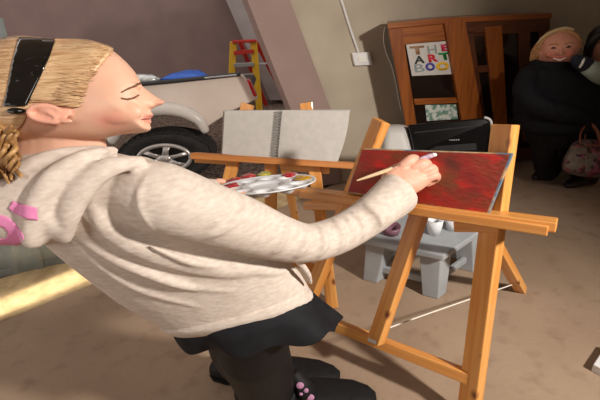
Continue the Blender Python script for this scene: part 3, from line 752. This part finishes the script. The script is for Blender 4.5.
patch('lip_line', [(141,119.2),(146,118.3),(150,118.3),(150,119.3),(146,119.4),(141,120)], bbvh, .0012, mat('lip_crease', (150,70,62), rough=.5), bobj, .8, .001)
# hoodie
hood = MB()
hood.loft([st(*t) for t in TOR], 40, 2.15)
hood.tube([px(*p, d) for p, d, r_ in ARM], [r_ for p, d, r_ in ARM], n=24, sub=4, cap=False)
hood.tube([px(*p, d) for p, d, r_ in LARM], [r_ for p, d, r_ in LARM], n=16, sub=4)
# cuff
hood.tube([px(380,207.5,HD1-.14), px(389,200.5,HD1-.105), px(396,194.5,HD1-.085), px(400.5,190,HD1-.075)], [.072,.079,.083,.079], n=24, cap=False)
# sleeve wrinkles and drapery, laid half sunk into the cloth surface
fb = bvh_of(hood.mesh(.009, 6))
def fold(pts, r_, sink=.15):
    rr_ = []; P = []; pp = smooth_open(pts, 3)
    for k, (x, y) in enumerate(pp):
        h_ = fb.ray_cast(C, ray(x, y).normalized())[0]
        if h_ is None: continue
        s_ = k/(len(pp)-1); rk = r_*math.sin(math.pi*(.06+.88*s_))**.7
        P.append(h_ + ray(x, y).normalized()*rk*sink); rr_.append(rk)
    if len(P) > 2: hood.tube(P, rr_, n=10, sub=2)
for p_, r_ in (([(320,228),(324,243),(318,257)], .017), ([(334,219),(342,236),(338,251)], .018), ([(307,231),(304,246),(295,258)], .015), ([(351,212),(362,225),(362,238)], .016), ([(365,205),(378,215),(381,226)], .015), ([(287,223),(283,240),(272,254)], .013), ([(345,216),(352,231),(350,243)], .012), ([(250,205),(230,225),(205,238)], .012),
               ([(80,240),(120,264),(175,284),(235,292)], .011), ([(92,262),(140,290),(205,308)], .010), ([(150,172),(140,192),(142,212),(155,232)], .010), ([(230,262),(262,272),(296,270)], .012), ([(232,205),(222,216),(206,226)], .010)):
    fold(p_, r_)
fold([(84,212),(110,228),(140,243),(190,260),(236,268),(275,266)], .042, .7)
fold([(92,200),(100,216),(118,232),(150,246)], .03, .6)
# hood heap round the neck
HP = smooth_poly([(-30,190),(-10,172),(25,158),(70,150),(104,147),(112,152),(92,166),(72,186),(66,206),(72,232),(62,243),(30,246),(0,246),(-30,244)])
inflate(hood, HP, .955, .085, 30, 2, 4)
for pts_, rr_ in (([(114,151,.965),(84,160,.905),(56,179,.885),(40,205,.885),(34,238,.9)], [.014,.028,.036,.038,.03]),
                  ([(142,161,.94),(108,168,.90),(82,188,.893),(68,214,.90),(64,236,.92)], [.014,.026,.034,.032,.022]),
                  ([(104,150,.975),(60,157,.925),(25,173,.905),(2,198,.905)], [.014,.024,.032,.032])):
    hood.tube([px(x, y, d) for x, y, d in pts_], rr_, n=12, flat=.8)
# torso drapery folds
for pts_, r_ in (([(78,238,.99),(120,262,1.035),(180,285,1.095),(235,292,1.2)], .014), ([(150,246,.99),(190,262,1.045),(235,268,1.12)], .012), ([(92,262,1.05),(140,290,1.125),(200,308,1.195)], .012), ([(85,205,.93),(104,226,.955),(140,246,.995)], .012)):
    hood.tube([px(x, y, d+.008) for x, y, d in pts_], [r_*.4]+[r_]*(len(pts_)-2)+[r_*.3], n=8)
# pocket edge bulge
hood.tube([px(290,254,1.2), px(300,263,1.21), px(308,274,1.25), px(311,283,1.29)], [.010,.012,.011,.008], n=10)
hme = hood.mesh(.005, 14)
hobj = link_me('hoodie', hme, MT['hoodie'], girl, smooth=True, fixn=False)
hb = bvh_of(hme)
patch('print', [(13,201),(18,203),(37,208),(38,220),(28,219),(14,213),(9,208)], hb, .002, MT['pink'], hobj)
patch('print', smooth_poly([(-22,226),(-10,216),(4,216),(15,224),(23,236),(20,244),(8,246.5),(-10,246),(-14,238),(-2,239),(6,238),(7,232),(0,227),(-12,232)]), hb, .002, MT['pink'], hobj)
# hem band
hs = [st(162,324,309,288,1.36,.168), st(168,327,313,293,1.375,.172), st(174,330,314.5,298,1.388,.172)]
MB().loft(hs, 40, 2.15).build('hem_band', MT['hoodie'], hobj)
# skirt
sk_ = MB()
ring0 = st(176,322,308,289,1.37,.15); 
N = 64; rings = []
stn = [st(178,320,308,287,1.365,.15), st(174,327,320,302,1.39,.19), st(176,333,331,312,1.425,.21), st(181,338,341,322,1.455,.225)]
for i, (c_, a, b) in enumerate(stn):
    ring = []
    for k in range(N):
        t = 2*math.pi*k/N; wv = 1+.05*(i/3)*math.sin(7*t+.6)+.02*(i/3)*math.sin(13*t)
        P = c_ + a*math.cos(t)*wv + b*math.sin(t)*wv
        P += UP*.012*(i/3)*math.sin(9*t+1)
        ring.append(P)
    rings.append(ring)
v = [p for r in rings for p in r]; f = [(i*N+k, i*N+(k+1) % N, (i+1)*N+(k+1) % N, (i+1)*N+k) for i in range(3) for k in range(N)]
so = link_mesh('skirt', v, f, MT['skirt'], girl, smooth=True); so.modifiers.new('s', 'SOLIDIFY').thickness = .006
ss = so.modifiers.new('u', 'SUBSURF'); ss.levels = 1; ss.render_levels = 2
patch_tie = MB().tube([px(178,330,1.42), px(186,336,1.43), px(192,342,1.43)], [.008,.01,.006], n=8); patch_tie.build('tie', MT['skirt'], so)
# leggings
lg = MB()
lg.tube([px(*p, d) for p, d, r_ in RLEG], [.10,.135,.134,.128], n=24); lg.tube([px(*p, d) for p, d, r_ in LLEG], [.10,.1,.09,.075], n=24)
link_me('leggings', lg.mesh(.009, 4), MT['legging'], girl, smooth=True, fixn=False)
# shoes
def shoe(heel, toe, zh, wid, name='shoe'):
    h_, t_ = on_z(*heel), on_z(*toe); ax_ = (t_-h_); L = ax_.length; ax_.normalize(); sd = Vector((-ax_.y, ax_.x, 0)); mb = MB(); st_ = []
    for s_, w_, hh in ((.0,.35,.05),(.04,.7,.085),(.15,.95,.10),(.35,.95,.10),(.5,.92,.085),(.68,1.0,.07),(.84,.95,.055),(.95,.65,.04),(1.0,.3,.025)):
        st_.append((h_+ax_*L*s_+Z*(hh*zh/2+.004), sd*wid*w_, Z*hh*zh/2))
    mb.loft(st_, 24, 2.6); o = mb.build(name, MT['shoe'], girl)
    sm = MB(); st2 = [(h_+ax_*L*s_+Z*.007, sd*wid*w_*1.04, Z*.007) for s_, w_ in ((0,.4),(.04,.72),(.15,.97),(.35,.97),(.5,.94),(.68,1.02),(.84,.97),(.95,.67),(1.0,.35))]
    loop = [c_+a for c_, a, b in st2]+[c_-a for c_, a, b in reversed(st2)]
    prism('sole', [p-Z*.006 for p in loop], Z*.016, MT['blackm'], o); return o
shoe((212,372),(340,378),1.0,.075)
rs = shoe((240,404),(376,400),1.1,.085)
ank = MB().tube([px(265.5,386,1.78), px(268,392,1.82), px(274,402,1.9)], [.142,.145,.14], n=32, cap=False); ak = ank.build('ankle_collar', MT['shoe'], rs)
akb = BVHTree.FromPolygons([v.co for v in ak.data.vertices], [tuple(p.vertices) for p in ak.data.polygons])
strap = MB().tube([px(296,376,1.74), px(305,388,1.75), px(313,402,1.80)], [.028,.04,.04], n=14, flat=.7); sto = strap.build('ankle_strap', MT['shoe'], rs)
stb = BVHTree.FromPolygons([v.co for v in sto.data.vertices], [tuple(p.vertices) for p in sto.data.polygons])
for x, y, r1, r2 in ((300,385.5,4,3.4),(306,390.5,2.6,2.4),(301,394,2,1.6),(310,397.5,4.4,3.4)):
    h_ = stb.ray_cast(C, ray(x, y).normalized())[0]
    if h_: mbd = MB(); mbd.ell(h_, RT*r1*1.75/400, UP*r2*1.75/400, FW*.006); mbd.build('dot', MT['dot'], sto)
# hair cap
hairp = smooth_poly([(113.5,49),(108,45.3),(98,42),(83,39),(57,38.5),(30,36),(5,37),(-27,50),(-46,80),(-44,112),(-22,134),(2,138),(16,131),(24,122),(27,113),(29,106.5),(38,102),(48,101),(60,103),(68,108),(75,108.5),(80,104.5),(79,97),(84,88),(92,76),(100,65),(108,56)], 3)
def zh(x, y, grow=3.0, extra=.006):
    return float(zhead([(x, y)], grow)[0])*1.0 + extra
V, Fs, b_ = tri_fill(hairp, 2.4)
zz = zhead(V, 3.4) ; 
hv, hf = [], []
edge = np.abs(sdist(V, hairp)); outer = np.array([sdist([p], headp)[0] for p in V])
ex = .0065*np.clip(edge/9, .0, 1)-.0005
for i, (x, y) in enumerate(V): hv.append(px(x, y, HD-zz[i]-ex[i]))
n0 = len(hv)
for i, (x, y) in enumerate(V): hv.append(px(x, y, HD+zz[i]+ex[i]))
bset = resample(hairp, 2.4); hf += Fs + [tuple(k+n0 for k in reversed(f)) for f in Fs]
ho = link_mesh('hair', hv, hf, MT['hair'], girl, smooth=True)
hs_ = ho.modifiers.new('s', 'SOLIDIFY'); hs_.thickness = .003; hs_.offset = -1
# locks combed back over the cap
lk = MB(); rnd = random.Random(3)
for k in range(420):
    t = rnd.random(); 
    fx = [(112,48),(106,55),(98,64),(91,75),(84,87),(80,98),(77,106)]
    i = min(5, int(t*6)); u = t*6-i; sx = fx[i][0]*(1-u)+fx[i+1][0]*u - rnd.random()*6; sy = fx[i][1]*(1-u)+fx[i+1][1]*u
    if rnd.random() < .45: sx -= rnd.random()*70; 
    ey = 44 + (sy-48)*.9 + rnd.uniform(-4, 6); exx = max(sx-rnd.uniform(45, 85), -30)
    pts_ = []
    for q in range(7):
        s_ = q/6; x = sx+(exx-sx)*s_; y = sy+(ey-sy)*s_ - 5*math.sin(math.pi*s_)*(1-(sy-48)/90) + (2.5*s_*s_ if sy > 80 else 0)
        if sdist([(x, y)], hairp)[0] > .6: pts_.append(px(x, y, HD-zhead([(x, y)], 3.4)[0]-.0008-.0056*min(1, float(sdist([(x, y)], hairp)[0])/7)))
    if len(pts_) > 3: lk.tube(pts_, [.0005]+[.0012]*(len(pts_)-2)+[.0005], n=5, sub=2)
for k in range(170):
    t = rnd.random(); i = min(5, int(t*6)); u = t*6-i
    sx = fx[i][0]*(1-u)+fx[i+1][0]*u + rnd.uniform(0, 5.5); sy = fx[i][1]*(1-u)+fx[i+1][1]*u + rnd.uniform(-1, 2)
    L_ = rnd.uniform(14, 30); pts_ = []
    for q in range(6):
        s_ = q/5; x = sx-L_*s_; y = sy-5*s_*(1-(sy-48)/70)+rnd.uniform(-.3,.3)
        if sdist([(x, y)], headp)[0] > 1: pts_.append(px(x, y, HD-zhead([(x, y)], 0)[0]-.001-.0075*min(1, s_*1.6)))
    if len(pts_) > 3: lk.tube(pts_, [.0004]+[.0010]*(len(pts_)-2)+[.0006], n=5, sub=2)
lk.build('combed_locks', MT['hair'], ho)
# curls below the band
cl = MB()
for k in range(48):
    bx_, by_ = rnd.uniform(-28,15), rnd.uniform(126,138); dd = rnd.uniform(.85,.90); pts_ = []
    ln = rnd.uniform(34,52); ph = rnd.uniform(0,6.28); am = rnd.uniform(2.5,5); dx_ = rnd.uniform(-3,9)
    for q in range(13):
        s_ = q/12; pts_.append(px(bx_+dx_*s_*math.sin(2.2*s_)+am*math.sin(ph+s_*8.5), by_+ln*s_+1.5*math.cos(ph+s_*8.5), dd+.012*math.cos(ph+s_*8.5)))
    cl.tube(pts_, [.003]+[.0048]*11+[.0015], n=7, sub=2)
cl.build('curls', MT['curl'], ho)
tw = MB().ell(px(-8,150,.93), RT*.055, UP*.07, FW*.045); tw.build('curl_mass', MT['curl'], ho)
# headband over the hair
bandp = [(19,37),(36,37.5),(55,39.2),(49,56),(40,76),(31,95),(26,105.5),(14,106.5),(3,106),(8,84),(12,62)]
V, Fs, b_ = tri_fill(bandp, 2.2); zz = zhead(V, 4.6)
hv = [px(x, y, HD-zz[i]-.010) for i, (x, y) in enumerate(V)]; n0 = len(hv)
hv += [px(x, y, HD+zz[i]+.010) for i, (x, y) in enumerate(V)]
hbn = link_mesh('headband', hv, Fs+[tuple(k+n0 for k in reversed(f)) for f in Fs], MT['band'], girl, smooth=True); q = hbn.modifiers.new('s', 'SOLIDIFY'); q.thickness = .004; q.offset = -1
tip = MB().ell(px(16,111,HD-.098), RT*.022, UP*.0075, FW*.006); tip.build('band_end', MT['band'], hbn)

# ================================================================ brush and palette
tipP = CVP.at(435,154.5,.016); td = to_px(tipP)[2]
tail = px(357,180.5, td-.02)
def bp_(t): return tail+(tipP-tail)*t
br = thing('paintbrush', tail, 'paintbrush with pale wooden handle held against the red painting', 'paintbrush')
MB().tube([bp_(0), bp_(.15), bp_(.45)], [.0028,.006,.0085], n=12).build('handle', MT['wood_handle'], br)
MB().tube([bp_(.45), bp_(.6), bp_(.8)], [.0085,.0085,.0075], n=12).build('ferrule', MT['purple'], br)
MB().tube([bp_(.8), bp_(.92), bp_(1.0)], [.008,.0105,.006], n=12).build('bristles', mat('bristle', (150,120,140), (190,170,186), 60, rough=.6), br)
MB().ell(bp_(.985), RT*.012, UP*.008, FW*.009).build('paint_tip', MT['whitep'], br)

pc = px(266.5,184,1.56); pa = px(316,179.3,1.56)-pc; R_ = pa.length; pa.normalize()
sn = 10.8/400*1.56/R_; pb = (UP*sn + FW*math.sqrt(1-sn*sn)); pb = (pb-pa*pb.dot(pa)).normalized(); pn = pa.cross(pb); 
if pn.z < 0: pn.negate()
PM = Matrix((pa, pb, pn)).transposed().to_4x4(); PM.translation = pc
pal = thing('palette', pc, 'round white plastic palette with wells of red and yellow paint on left hand', 'palette')
wells = [(rad(18+36*k)) for k in range(10)]
def palz(x, y):
    r_ = math.hypot(x, y)/R_; z = 0
    if r_ < .36: z = -.010*min(1, (.36-r_)/.06)
    for t in wells:
        dx, dy = x/R_-.70*math.cos(t), y/R_-.70*math.sin(t); q = math.hypot((dx*math.cos(t)+dy*math.sin(t))/.2, (-dx*math.sin(t)+dy*math.cos(t))/.17)
        if q < 1: z = min(z, -.017*min(1, (1-q)/.4))
    if r_ > .94: z += .005*min(1, (r_-.94)/.05)
    return z
NR, NA = 34, 120; v = []; f = []
for sdv in (0, 1):
    for i in range(1, NR+1):
        for k in range(NA):
            r_ = R_*i/NR; t = 2*math.pi*k/NA; x, y = r_*math.cos(t), r_*math.sin(t); v.append(Vector((x, y, palz(x, y)-(.004 if sdv else 0))))
    v.append(Vector((0, 0, palz(0, 0)-(.004 if sdv else 0))))
o2 = NR*NA+1
for sdv in (0, 1):
    o_ = sdv*o2
    for i in range(NR-1):
        for k in range(NA): f.append((o_+i*NA+k, o_+i*NA+(k+1) % NA, o_+(i+1)*NA+(k+1) % NA, o_+(i+1)*NA+k))
    for k in range(NA): f.append((o_+NR*NA, o_+k, o_+(k+1) % NA))
for k in range(NA): f.append(((NR-1)*NA+k, (NR-1)*NA+(k+1) % NA, o2+(NR-1)*NA+(k+1) % NA, o2+(NR-1)*NA+k))
link_mesh('tray', v, f, MT['plast'], pal, PM, True)
PPL = Plane(pc, pn)
for x, y, m_, sc, lab in ((230,186.2,'red',1,'red paint'),(234,180.5,'red',1,'red paint'),(248,176.2,'red',1,'red paint'),(264,174.2,'grn',.9,'green and yellow paint'),(290,174.8,'red',1.05,'red paint'),(303,178.3,'yel',1.05,'yellow paint')):
    P = PPL.at(x, y); mb = MB(); rn_ = random.Random(int(x))
    mb.ell(P-pn*.001, pa*.036*sc, pb*.040*sc, pn*.010)
    for k in range(5): mb.ell(P+pa*rn_.uniform(-.018,.018)+pb*rn_.uniform(-.02,.02)+pn*.004, pa*.012, pb*.011, pn*.007)
    mb.build('paint_dab', MT[m_], pal)['label'] = lab

# ================================================================ woman in the black coat
wf = on_z(562,182); WY = wf.y
WP = Plane(wf, (0,-1,0))
wo = thing('person', wf, 'smiling woman in a black coat standing by the cabinet, floral bag on arm', 'person')
def wd(x, y, off=0): return WP.at(x, y, off)
Yv = Vector((0,1,0))
def wst(x0, y0, x1, y1, dep, off=0):
    a, b = wd(x0, y0, off), wd(x1, y1, off); return ((a+b)/2, (b-a)/2, Yv*dep)
# body
wb_ = MB(); hc = wd(559.5,48)
fo_ = C-hc; fo_.z = -.1; fo_.normalize(); fo_ = (fo_+Vector((.10,0,0))).normalized()
fz_ = (Vector((-.06,0,1))-fo_*Vector((-.06,0,1)).dot(fo_)).normalized(); fy_ = -fo_; fx_ = fy_.cross(fz_).normalized()
hw_, hh_, hd_ = .140, .128, .13
def fp(u, v, out): return hc + fx_*u*hw_ + fz_*v*hh_ - fy_*out*hd_
wb_.ell(fp(0,0,0), fx_*hw_, fz_*hh_*1.0, fy_*hd_, 28, 20)
wb_.ell(fp(0,-.45,.15), fx_*hw_*.78, fz_*hh_*.55, fy_*hd_*.8)
wb_.ell(fp(0,-.82,.32), fx_*hw_*.36, fz_*hh_*.2, fy_*hd_*.5)
wb_.ell(fp(-.42,-.22,.72), fx_*.036, fz_*.028, fy_*.03); wb_.ell(fp(.42,-.22,.72), fx_*.036, fz_*.028, fy_*.03)
wb_.tube([fp(0,.16,.95), fp(0,.0,1.03), fp(0,-.14,1.12)], [.011,.014,.02], n=10)
wb_.ell(fp(-.13,-.17,1.0), fx_*.012, fz_*.009, fy_*.012); wb_.ell(fp(.13,-.17,1.0), fx_*.012, fz_*.009, fy_*.012)
wb_.tube([fp(-.28,-.42,.88), fp(0,-.5,1.0), fp(.28,-.42,.88)], [.008,.014,.008], n=8)
wb_.tube([fp(-.24,-.5,.88), fp(0,-.6,.96), fp(.24,-.5,.88)], [.008,.013,.008], n=8)
wb_.loft([wst(538,52,566,50,.07,-.03), wst(540,64,568,62,.075,-.02), wst(530,74,580,72,.10), wst(532,120,592,116,.12), wst(532,140,590,138,.12)], 20)
# legs, hands
for xs in ((546,131),(543,150),(545,172)), ((576,131),(578,150),(582,178)):
    wb_.tube([wd(*p) for p in xs], [.085,.06,.045], n=12)
hand = wd(594,122,.14)
wb_.tube([wd(560,95,.1), wd(580,110,.14), hand], [.05,.04,.03], n=12)
wb_.ell(hand, Vector((.045,0,0)), Vector((0,0,.035)), Yv*.03)
for k in range(4): wb_.tube([hand+Vector((.02-.018*k,-.02,-.005)), hand+Vector((.022-.018*k,-.035,-.03)), hand+Vector((.02-.018*k,-.02,-.055)), hand+Vector((.018-.018*k,.0,-.06))], [.0105,.01,.009,.008], n=8)
wb_.tube([hand+Vector((-.03,-.005,.0)), hand+Vector((-.05,-.02,-.03)), hand+Vector((-.03,-.03,-.05))], [.012,.011,.009], n=8)
wme = wb_.mesh(.006, 3)
def wt(co):
    q = co-hc; u, v_, o = q.dot(fx_)/hw_, q.dot(fz_)/hh_, -q.dot(fy_)/hd_
    if o > .5 and math.hypot(u/.36, (v_+.48-.6*u*u)/.12) < 1: return (*lin((190,84,84)), .8)
    a = max(0, 1-math.hypot((abs(u)-.45)/.35, (v_+.22)/.35))*.6
    return (*lin((206,96,80)), a)
set_tint(wme, wt)
wbo = link_me('body', wme, MT['skin2'], wo, smooth=True, fixn=False)
for s_ in (-1, 1):
    MB().tube([fp(.2*s_,.14,.93), fp(.36*s_,.17,.88), fp(.52*s_,.11,.78)], [.005,.009,.004], n=6).build('eye', MT['darkhair'], wbo)
    MB().tube([fp(.16*s_,.34,.92), fp(.36*s_,.40,.85), fp(.56*s_,.32,.75)], .0055, n=6).build('eyebrow', MT['redhair'], wbo)
MB().tube([fp(-.30,-.42,.96), fp(0,-.52,1.07), fp(.30,-.42,.96)], [.003,.007,.003], n=8).build('teeth', MT['pages'], wbo)
whb = MB()
whb.ell(fp(-.05,.14,-.62), fx_*hw_*1.04, fz_*hh_*.98, fy_*hd_*.92, 24, 16)
whb.tube([fp(-.45,.86,.15), fp(-.82,.55,.22), fp(-1.0,.15,.2), fp(-1.05,-.3,.15), fp(-1.12,-.75,.05)], [.014,.02,.024,.024,.012], n=10)
whb.tube([fp(-.55,.8,.0), fp(-1.0,.35,.05), fp(-1.2,-.1,.0), fp(-1.34,-.6,.0)], [.02,.026,.028,.014], n=10)
whb.tube([fp(-.45,.86,.15), fp(0,.99,.15), fp(.5,.83,.2), fp(.85,.42,.25), fp(.98,-.05,.15)], [.014,.016,.018,.018,.01], n=10)
link_me('hair', whb.mesh(.006, 3), MT['redhair'], wo, smooth=True, fixn=False)
MB().tube([fp(-1.12,.3,.1), fp(-.88,.72,.2), fp(-.45,1.0,.2), fp(.1,1.14,.15), fp(.5,1.0,.1)], .012, n=10).build('headband', mat('pale_band', (196,176,130), rough=.5), wo)
ct = MB()
ct.loft([wst(536,62,572,60,.10,-.02), wst(528,68,582,66,.15), wst(521,78,596,74,.18), wst(516,96,606,92,.2), wst(515,112,610,108,.21), wst(518,127,612,122,.22), wst(520,130,610,126,.2)], 32, 2.4)
ct.tube([wd(528,76,.04), wd(524,92,.12), wd(540,106,.2), wd(565,114,.22), wd(586,119,.2)], [.085,.085,.08,.07,.055], n=16)
ct.tube([wd(590,74,.02), wd(604,92,.05), wd(606,112,.08)], [.09,.08,.06], n=16)
ct.tube([wd(534,63,-.0), wd(546,66,.1), wd(562,66,.11), wd(574,62,.0)], [.03,.035,.035,.03], n=10)
cme = ct.mesh(.009, 5); link_me('coat', cme, MT['coat'], wo, smooth=True, fixn=False)
pt = MB(); pt.loft([wst(523,118,606,112,.17), wst(526,136,604,130,.17), wst(530,146,600,141,.16)], 24); pt.tube([wd(546,122), wd(544,145), wd(547,172)], [.13,.11,.09], n=16); pt.tube([wd(576,122), wd(578,145), wd(583,178)], [.13,.11,.09], n=16)
link_me('trousers', pt.mesh(.009, 3), MT['pants'], wo, smooth=True, fixn=False)
for hx, hy, tx, ty_ in ((552,176,534,180),(588,184,566,188)):
    h_, t_ = on_z(hx, hy), on_z(tx, ty_); mb = MB(); ax_ = t_-h_; sd = Vector((-ax_.y, ax_.x, 0)).normalized()
    mb.loft([(h_-ax_*.15+Z*.045, sd*.03, Z*.04), (h_+Z*.055, sd*.05, Z*.052), (h_+ax_*.4+Z*.05, sd*.055, Z*.047), (h_+ax_*.8+Z*.035, sd*.055, Z*.032), (h_+ax_*1.05+Z*.025, sd*.03, Z*.02)], 16, 2.5)
    mb.tube([h_+Z*.05, h_+Z*.16, h_+Z*.26], [.065,.085,.095], n=14)
    link_me('boot', mb.mesh(.007, 3), MT['boot'], wo, smooth=True, fixn=False)
# floral bag
bgp = wd(584,160,.28)
bgo = thing('handbag', bgp, 'floral fabric handbag with brown leather handles hanging beside the black coat', 'handbag')
bb_ = MB(); inflate(bb_, smooth_poly([(574,142),(583,139),(596,139.5),(606,141),(613,152),(614,168),(606,176),(590,177.5),(570,174),(562,168),(563,160),(568,150)]), to_px(bgp)[2], .09, 14, 2, 2.5)
bb_.build('bag_body', MT['bag'], bgo)
BD = to_px(bgp)[2]
for o_, xx in ((-.05, 0), (.03, 5)):
    MB().tube([px(580+xx,143,BD+o_-.02), px(581+xx,132,BD+o_-.02), px(589+xx,123.5,BD+o_), px(597+xx,131,BD+o_-.02), px(600+xx,143,BD+o_-.02)], .0145, n=10, flat=.45).build('handle', MT['leather'], bgo)
MB().tube([px(574,148,BD-.06), px(586,146,BD-.085), px(600,145,BD-.085)], .007, n=8).build('zip', MT['leather'], bgo)

# person at the right edge
P3 = Plane((0, WY+.25, 0), (0,-1,0))
tp = thing('person', Vector((P3.at(632,170).x, WY+.25, 0)), 'dark-haired person in sage jacket at right edge behind the woman', 'person')
def q3(x, y, o=0): return P3.at(x, y, o)
b3 = MB(); hc3 = q3(603,44)
b3.ell(hc3, Vector((.105,0,.0)), Vector((0,0,.125)), Yv*.11, 22, 16)
b3.tube([hc3+Vector((-.045,-.1,.01)), hc3+Vector((-.055,-.125,-.02))], [.011,.016], n=8)
b3.tube([hc3+Vector((-.07,-.085,-.065)), hc3+Vector((-.01,-.105,-.068))], [.007,.009], n=8)
b3.tube([hc3+Vector((.01,.02,-.1)), q3(610,66), q3(612,80)], [.055,.055,.1], n=14)
b3.loft([(q3(614,78), Vector((.2,0,0)), Yv*.09), (q3(616,120), Vector((.17,0,0)), Yv*.1), (q3(618,140), Vector((.18,0,0)), Yv*.1)], 20)
for s_ in (-.09, .09): b3.tube([q3(618,135)+Vector((s_,0,0)), Vector((q3(618,135).x+s_, WY+.25, .45)), Vector((q3(618,135).x+s_, WY+.25, .08))], [.08,.06,.045], n=12)
b3.tube([q3(608,76,.25), q3(592,69,.46), q3(581,62.5,.46)], [.05,.04,.03], n=12)
b3m = b3.mesh(.007, 3); set_tint(b3m, lambda co: (1,1,1,0)); link_me('body', b3m, MT['skin2'], tp, smooth=True, fixn=False)
p3b = bpy.data.objects[tp.children[0].name]
for s_ in (-1, 1):
    MB().tube([hc3+Vector((-.045+s_*.025,-.098,.028)), hc3+Vector((-.045+s_*.045,-.096,.03)), hc3+Vector((-.045+s_*.062,-.088,.024))], [.004,.007,.004], n=6).build('eye', MT['darkhair'], p3b)
    MB().tube([hc3+Vector((-.045+s_*.02,-.094,.052)), hc3+Vector((-.045+s_*.045,-.092,.058)), hc3+Vector((-.045+s_*.066,-.083,.05))], .004, n=6).build('eyebrow', MT['darkhair'], p3b)
MB().tube([hc3+Vector((-.075,-.094,-.064)), hc3+Vector((-.045,-.104,-.068)), hc3+Vector((-.012,-.104,-.064))], [.004,.008,.004], n=8).build('lips', mat('lip_skin', (176,92,86), rough=.5), p3b)
h3 = MB(); h3.ell(hc3+Vector((.03,.035,.03)), Vector((.135,0,0)), Vector((0,0,.135)), Yv*.12, 22, 16)
h3.tube([hc3+Vector((-.09,-.055,.09)), hc3+Vector((-.125,-.02,.0)), hc3+Vector((-.10,.01,-.12))], [.03,.04,.03], n=10)
h3.tube([hc3+Vector((-.02,-.09,.11)), hc3+Vector((-.09,-.06,.08))], [.025,.03], n=10)
link_me('hair', h3.mesh(.007, 2), MT['darkhair'], tp, smooth=True, fixn=False)
j3 = MB(); j3.loft([(q3(608,66), Vector((.08,0,0)), Yv*.08), (q3(612,74), Vector((.2,0,0)), Yv*.12), (q3(616,110), Vector((.2,0,0)), Yv*.14), (q3(618,142), Vector((.21,0,0)), Yv*.14)], 24)
j3.tube([q3(614,80,.1), q3(604,76,.36), q3(593,70,.46), q3(586,66,.46)], [.09,.080,.064,.054], n=14)
link_me('jacket', j3.mesh(.009, 4), MT['sage'], tp, smooth=True, fixn=False)
cf = MB(); cf.tube([q3(587,66,.46), q3(580,62,.46), q3(576,60,.46)], [.056,.052,.04], n=16); cfo = cf.build('cuff', MT['navy'], tp)
MB().tube([q3(584,58.5,.49), q3(582.5,63,.52), q3(580,67,.50)], .009, n=8).build('stripe', MT['pages'], cfo)
l3 = MB()
for s_ in (-.09, .09): l3.tube([q3(618,138)+Vector((s_,0,0)), Vector((q3(618,135).x+s_, WY+.25, .45)), Vector((q3(618,135).x+s_, WY+.25, .1))], [.11,.085,.07], n=14)
link_me('trousers', l3.mesh(.01, 3), MT['pants'], tp, smooth=True, fixn=False)
for s_ in (-.09, .09):
    c_ = Vector((q3(618,135).x+s_, WY+.22, .045)); MB().loft([(c_+Yv*.1, Vector((.04,0,0)), Z*.04), (c_, Vector((.05,0,0)), Z*.045), (c_-Yv*.12, Vector((.05,0,0)), Z*.035), (c_-Yv*.17, Vector((.03,0,0)), Z*.02)], 16, 2.5).build('shoe', MT['shoe'], tp)
